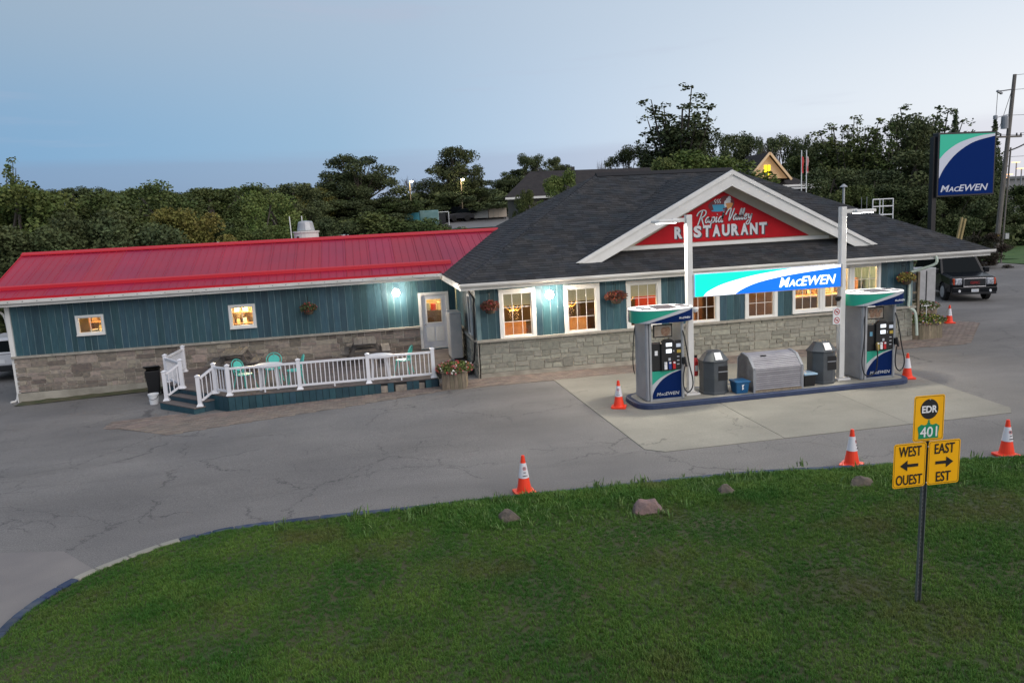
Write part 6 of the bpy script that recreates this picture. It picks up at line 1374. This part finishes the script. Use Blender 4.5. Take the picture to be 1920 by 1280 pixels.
for i, (x, z) in enumerate(((135.2, 11.2), (136.5, 9.9), (133.6, 8.8), (132.2, 8.2))):
    t = T('street_lamp', 'lit street lamp far down the road at the right edge, %s' % ('highest', 'second highest', 'third highest', 'lowest')[i], 'street lamp', (x, 140, tz(x, 140)), 0, 'far street lamps'); zz = z-tz(x, 140)
    MB().tube([(0, 0, 0), (0, 0, zz)], .12, 6).build('pole', M_grey, t); MB().box(-.9, .6, -.3, .3, zz, zz+.14).build('lamp', mat('far_lamp', (1, .55, .25), None, emit=(1, .5, .2), es=2.2), t)

# ================================================================ TREES
import numpy as np
def leaves(centers, radii, n, s, seed, flat=.75):
    g = np.random.default_rng(seed); k = len(centers); w = np.array(radii)**2; w = w/w.sum(); idx = g.choice(k, n, p=w)
    d = g.normal(size=(n, 3)); d /= np.linalg.norm(d, axis=1)[:, None]; rr = np.array(radii)[idx]*(g.random(n)**.45); c = np.array(centers)[idx]+d*rr[:, None]*np.array([1, 1, flat])
    a = g.normal(size=(n, 3)); a[:, 2] *= .6; a /= np.linalg.norm(a, axis=1)[:, None]; q = np.cross(a, g.normal(size=(n, 3))); q /= np.linalg.norm(q, axis=1)[:, None]
    sz = s*(.6+.8*g.random(n))[:, None]; V = np.stack([c-a*sz*.6, c+q*sz*.42, c+a*sz*.6, c-q*sz*.42], 1).reshape(-1, 3); return V
def meshnp(name, V, mt):
    me = bpy.data.meshes.new(name); n = len(V)//4; me.vertices.add(len(V)); me.vertices.foreach_set('co', V.astype('f').ravel()); me.loops.add(n*4); me.loops.foreach_set('vertex_index', np.arange(n*4, dtype='i')); me.polygons.add(n); me.polygons.foreach_set('loop_start', np.arange(0, n*4, 4, dtype='i'))
    try: me.polygons.foreach_set('loop_total', np.full(n, 4, 'i'))
    except Exception: pass
    me.update(calc_edges=True); me.materials.append(mt); return me
def proto(kind, seed):
    """crown (unit 10 m tall) and trunk meshes; returns dict per leaf material lazily"""
    r = random.Random(seed); C_ = []; Rd = []; tr = MB()
    if kind == 'round':
        tr.tube([(0, 0, 0), (.1, 0, 3), (.05, .1, 7)], [.28, .2, .06], 7)
        for i in range(60):
            a = r.uniform(0, 6.28); z = r.uniform(1.2, 9.3); e = math.sqrt(max(0, 1-((z-5.2)/4.6)**2)); q = 3.1*e*r.uniform(.45, 1.08); C_.append((q*math.cos(a), q*math.sin(a), z)); Rd.append(r.uniform(.65, 1.35))
            if i % 6 == 0: tr.tube([(0, 0, 2+i*.12), C_[-1]], [.1, .03], 5)
        n, s, w0 = 6500, .34, 7.6
    elif kind == 'oak':
        tr.tube([(0, 0, 0), (.15, 0, 2.5), (0, .1, 6)], [.4, .3, .1], 8)
        for i in range(70):
            a = r.uniform(0, 6.28); z = r.uniform(1.0, 9.3); e = math.sqrt(max(.05, 1-((z-5.0)/4.7)**2)); q = 4.2*e*(.25+.75*r.random()**.6); C_.append((q*math.cos(a), q*math.sin(a), z)); Rd.append(r.uniform(.6, 1.15)); tr.tube([(0, 0, r.uniform(1.8, 4.5)), (C_[-1][0]*.5, C_[-1][1]*.5, (C_[-1][2]+3)/2), C_[-1]], [.16, .08, .03], 5)
        n, s, w0 = 9000, .30, 8.8
    elif kind == 'elm':
        tr.tube([(0, 0, 0), (0, 0, 3.5)], [.25, .2], 7)
        for i in range(17):
            a = r.uniform(0, 6.28); top = r.uniform(6.2, 9.9); sp = r.uniform(.3, 3.4)*(1.15-top/16); x, y = sp*math.cos(a), sp*math.sin(a); P = [(0, 0, 2.2+r.uniform(0, 1.4)), (x*.45, y*.45, 4.2), (x, y, top)]; tr.tube(P, [.13, .08, .02], 5)
            for k in range(8): t = .25+.75*k/7; cx, cy, cz = x*t**1.2, y*t**1.2, 3+(top-3)*t; C_.append((cx+r.gauss(0, .3), cy+r.gauss(0, .3), cz)); Rd.append(.85*(1.12-t)+.26)
        for i in range(10): a = r.uniform(0, 6.28); C_.append((1.9*math.cos(a), 1.9*math.sin(a), r.uniform(1.5, 4))); Rd.append(1.0)
        n, s, w0 = 6500, .28, 6.4
    elif kind == 'conifer':
        tr.tube([(0, 0, 0), (0, 0, 9.6)], [.2, .03], 6)
        for i in range(60):
            z = .8+9.0*(i/59); q = 1.75*(1-z/10.1); a = i*2.4
            for f in (.35, .85): C_.append((q*f*math.cos(a), q*f*math.sin(a), z-.15*f)); Rd.append(.18+.4*(1-z/10)*1.1)
        n, s, w0 = 6000, .22, 3.6
    elif kind == 'bush':
        tr.tube([(0, 0, 0), (0, .1, 5)], [.2, .05], 6)
        for i in range(44):
            a = r.uniform(0, 6.28); z = r.uniform(.3, 8.9); e = math.sqrt(max(0.05, 1-(max(0, z-3)/6.6)**2)); q = 4.3*e*r.uniform(.3, 1.05); C_.append((q*math.cos(a), q*math.sin(a), z)); Rd.append(r.uniform(.8, 1.4))
            if i % 5 == 0: tr.tube([(0, 0, 1), C_[-1]], [.09, .03], 4)
        n, s, w0 = 7000, .36, 9.6
    elif kind == 'bare':
        tr.tube([(0, 0, 0), (0, 0, 3)], [.25, .18], 6)
        def br(p, d, L, w, dep):
            q = p+d*L; tr.tube([p, q], [w, w*.6], 4)
            if dep:
                for k in range(4): nd = (d+Vector((r.gauss(0, .38), r.gauss(0, .38), r.gauss(.12, .2)))).normalized(); br(q-d*L*.15*k, nd, L*.68, w*.55, dep-1)
        for k in range(7): a = k*.9; br(Vector((0, 0, 2.4)), Vector((.6*math.cos(a), .6*math.sin(a), 1)).normalized(), 2.9, .11, 3)
        return None, tr, 8.
    V = leaves(C_, Rd, int(n*2.6), s*.56, seed); w0 = float(np.percentile(V[:, 0], 98)-np.percentile(V[:, 0], 2)); zt = float(np.percentile(V[:, 2], 99.7)); V[:, 2] *= 10/zt; tr.v = [(a, b_, c*10/zt) for a, b_, c in tr.v]
    return V, tr, w0
KINDS = {}
def kmesh(kind, var, col):
    key = (kind, var)
    if key not in KINDS:
        V, tr, w0 = proto(kind, 100+var*7+len(kind)); tm = tr.mesh('trunk'); tm.materials.append(M_bark if kind != 'bare' else mat('bare_twigs', (.13, .11, .105), None, rough=.9)); KINDS[key] = (V, tm, w0, {})
    V, tm, w0, cm = KINDS[key]
    if V is not None and col not in cm: cm[col] = meshnp('crown', V, LEAF[col])
    return (cm.get(col), tm, w0)
TREES= [(-23.6,60,3.4,9.9,'elm',1),(-18.7,50,4.0,8.6,'round',2),(-16.7,52,4.5,8.0,'round',1),(-16.1,57,5.3,7.6,'round',1),(-15.4,64,4.8,8.2,'round',1),(-13.9,46,3.7,6.9,'bush',0),(-11.4,45,4.0,6.4,'bush',0),(-10.4,52,3.6,6.8,'bush',3),(-14.6,72,5.5,6.7,'round',1),(-12.5,76,4.9,6.9,'round',1),(-10.8,80,5.7,6.7,'round',2),(-8.2,72,4.2,6.2,'round',1),(-5.9,62,3.6,7.1,'round',2),(-5.2,78,4.1,6.7,'round',0),(-4.0,92,3.6,5.1,'round',3),(-17.1,44,3.8,6.3,'bush',0),(-15.2,44,3.5,6.0,'bush',0),(-9.4,62,3.6,5.2,'bush',0),(-4.8,58,3.8,5.2,'bush',2),(-6.8,56,2.9,5.2,'bush',1),(1.1,95,8.0,8.4,'oak',0),(-1.0,92,5.5,3.7,'bush',0),(2.5,90,5.4,3.7,'bush',0),(5.2,90,4.8,3.2,'bush',1),(8.8,112,4.8,6.3,'bare',4),(13.1,100,5.7,8.7,'round',0),(10.4,105,4.9,4.4,'round',0),(16.8,107,5.1,4.2,'round',0),(13.5,98,6.7,3.6,'bush',0),(20.5,110,4.5,4.4,'round',0),(22.7,112,3.8,5.5,'round',1),(25.3,110,4.7,7.7,'oak',0),(28.5,111,4.6,7.3,'oak',0),(30.4,110,3.1,6.4,'round',0),(1.2,62,5.8,5.0,'bush',1),(4.3,62,4.6,4.4,'bush',1),(-0.9,60,3.2,5.0,'bush',0),(7.0,62,3.0,3.8,'bush',1),(17.2,64,3.4,7.5,'bush',2),(13.8,62,1.9,6.2,'bush',1),(37.2,86,8.5,14.4,'elm',0),(33.5,92,5.2,8.7,'oak',0),(35.8,90,4.5,9.9,'elm',0),(40.2,88,5.0,8.9,'round',0),(48.6,100,5.0,12.8,'round',0),(53.9,104,5.3,13.5,'round',0),(55.9,102,4.4,13.4,'oak',0),(59.5,102,5.2,13.3,'round',0),(61.8,100,4.4,12.9,'round',0),(63.4,98,4.4,12.3,'oak',0),(55.5,98,4.0,14.4,'bare',4),(34.2,104,1.7,8.9,'bare',4),(31.1,66,7.1,8.6,'bush',2),(26.8,64,5.5,8.2,'bush',1),(52.0,98,6.4,9.8,'bush',1),(51.1,80,5.9,9.2,'bush',1),(52.8,76,6.2,12.5,'elm',1),(52.1,78,3.5,12.1,'elm',0),(54.5,74,4.4,12.0,'elm',1),(57.7,74,5.6,12.8,'round',0),(63.0,77,7.0,13.9,'elm',0),(53.5,67,7.7,9.0,'round',0),(70.5,82,2.8,14.1,'conifer',0),(66.7,72,2.6,12.1,'conifer',0),(59.0,66,5.1,8.8,'round',0),(46.8,64,5.8,7.1,'round',0),(44.1,66,5.4,7.3,'round',0),(63.8,66,4.2,5.4,'bush',1),(52.6,62,5.8,5.9,'bush',0),(47.5,62,6.1,5.9,'bush',0),(55.7,62,5.3,5.1,'bush',0),(0.9,97,7.2,6.1,'bush',0),(13.5,103,5.1,6.4,'bush',0),(25.7,113,4.7,5.8,'bush',0),(42.8,47,3.1,2.3,'bush',4),(43.2,62,5.1,5.7,'bush',1),(-50.4,140.1,4.4,7.6,'round',0),(-47.4,138.8,4.6,7.1,'round',0),(-44.1,136.9,5.1,7.2,'round',0),(-42.3,134.7,5.2,7.3,'round',0),(-41.1,139.8,5.1,7.6,'round',0),(-38.9,139.9,4.3,6.9,'round',1),(-38.2,145.0,4.7,7.0,'round',1),(-30.8,125.9,4.1,6.4,'round',1),(-33.3,140.7,4.7,6.5,'round',0),(-30.3,138.4,4.8,6.4,'round',1),(-29.8,148.2,5.4,6.7,'round',0),(-26.5,146.5,4.4,6.7,'round',0),(-23.3,139.3,5.4,6.7,'round',0),(-21.5,137.1,5.0,6.3,'round',0),(-17.7,132.3,4.0,6.0,'round',1),(-14.7,126.1,4.6,5.9,'round',0),(-13.5,130.9,4.2,5.3,'round',0),(-11.1,125.8,4.6,5.6,'round',0),(-9.2,142.2,4.6,6.1,'round',0),(-7.4,134.4,5.4,5.0,'round',1),(-4.5,142.0,5.7,5.7,'round',0),(-2.4,135.8,4.8,4.7,'round',0)]
NM = {'round': 'broadleaf_tree', 'oak': 'oak_tree', 'elm': 'elm_tree', 'bush': 'bushy_tree', 'conifer': 'conifer_tree', 'bare': 'bare_tree'}
SH = ['dark green', 'mid green', 'bright green', 'yellow-green', 'brown-leaved']
KD = {'round': 'rounded tree', 'oak': 'wide-crowned tree', 'elm': 'tall open tree', 'bush': 'bushy tree', 'conifer': 'narrow conifer', 'bare': 'bare leafless tree'}
from bpy_extras.object_utils import world_to_camera_view
bpy.context.view_layer.update()
def where(x, y, z, i):
    u = world_to_camera_view(SC, cam, Vector((x, y, z))).x
    if y > 120: return 'in the farthest tree line on the left'
    if u < .06: return 'past the red roof end'
    if u < .29: return 'in the thicket behind the red roof'
    if u < .40: return 'behind the exhaust fan, in the middle thicket'
    if u < .50: return 'beside the lit far lot'
    if u < .60: return 'behind the left slope of the dark roof'
    if u < .72: return 'on the skyline above the white gable'
    if u < .80: return 'behind the flagpoles'
    if u < .90: return 'behind the roof guard rail'
    return 'behind the pylon sign and utility pole'
LAB = {}; rt = random.Random(9); items = []
for i, (x, y, w, h, kind, col) in enumerate(TREES):
    z = tz(x, y); items.append([x, y, z, w, h, kind, min(col, 4), where(x, y, z+h*.8, i)])
groups = {}
for it in items: groups.setdefault((it[5], it[6], it[7]), []).append(it)
for key, L_ in groups.items():
    L_.sort(key=lambda q: world_to_camera_view(SC, cam, Vector((q[0], q[1], q[2]+q[4]*.8))).x)
    n = len(L_)
    for k, it in enumerate(L_):
        base_l = '%s %s %s' % (SH[it[6]] if it[5] != 'bare' else 'grey', KD[it[5]], it[7])
        ordn = ['first', 'second', 'third', 'fourth', 'fifth', 'sixth', 'seventh', 'eighth', 'ninth', 'tenth', 'eleventh', 'twelfth', 'thirteenth', 'fourteenth', 'fifteenth', 'sixteenth', 'seventeenth', 'eighteenth']
        if n == 1: lab = base_l
        elif n == 2: lab = base_l+', the %s one' % ('left', 'right')[k]
        elif n == 3: lab = base_l+', %s of three' % ('leftmost', 'middle', 'rightmost')[k]
        else: lab = base_l+', %s from the left' % ordn[min(k, 17)]
        it.append(lab)
for i, (x, y, z, w, h, kind, col, wh, lab) in enumerate(items):
    crown, tm, w0 = kmesh(kind, i % 2 if kind in ('round', 'bush', 'elm', 'oak') else 0, col); dens = (1.5 if x < 13 or y > 65 else 1.05) if kind == 'bush' else (1.35 if kind == 'round' and x < -2 else 1.05)
    isb = (y == 47); t = T('shrub' if isb else NM[kind], 'dark brown shrub beside the leaning posts on the right' if isb else lab, 'shrub' if isb else 'tree', (x, y, z-.1), rt.uniform(0, 6.28), group='trees behind the restaurant' if not isb else None)
    s = w/w0*dens; t.scale = (s, s, (h+.1)/10)
    if crown: link(crown, 'crown', None, t)
    link(tm, 'trunk', None, t)
# undergrowth masses between the trees
def under(name, lab, x0, x1, y0, y1, n, zmax, col, seed, s=.4):
    g = np.random.default_rng(seed); k = max(6, int((x1-x0)*(y1-y0)/9)); C_ = []; Rd = []
    for i in range(k): x, y = g.uniform(x0, x1), g.uniform(y0, y1); C_.append((x, y, tz(x, y)+g.uniform(.2, zmax))); Rd.append(g.uniform(1., 2.1))
    V = leaves(C_, Rd, n, s, seed); o = link(meshnp(name, V, LEAF[col]), name); o['kind'] = 'stuff'; o['label'] = lab
under('undergrowth', 'dense dark undergrowth behind the red roof', -26, -3, 42, 64, 22000, 1.6, 0, 1); under('undergrowth', 'green undergrowth below the oak and the far lot', -3, 12, 56, 74, 14000, 1.3, 1, 2)
under('undergrowth', 'dark undergrowth below the right hand trees', 40, 75, 60, 74, 18000, 1.7, 0, 3, .45); under('undergrowth', 'dark undergrowth below the far oak', -3, 26, 96, 112, 12000, 2.2, 0, 4, .5)
under('undergrowth', 'dark far wood line at the left', -60, 4, 128, 150, 18000, 3.2, 0, 5, .8); under('undergrowth', 'dark far woods behind the house', 30, 80, 96, 110, 16000, 3.6, 0, 6, .6)
SC.render.resolution_x = 1024; SC.render.resolution_y = 682
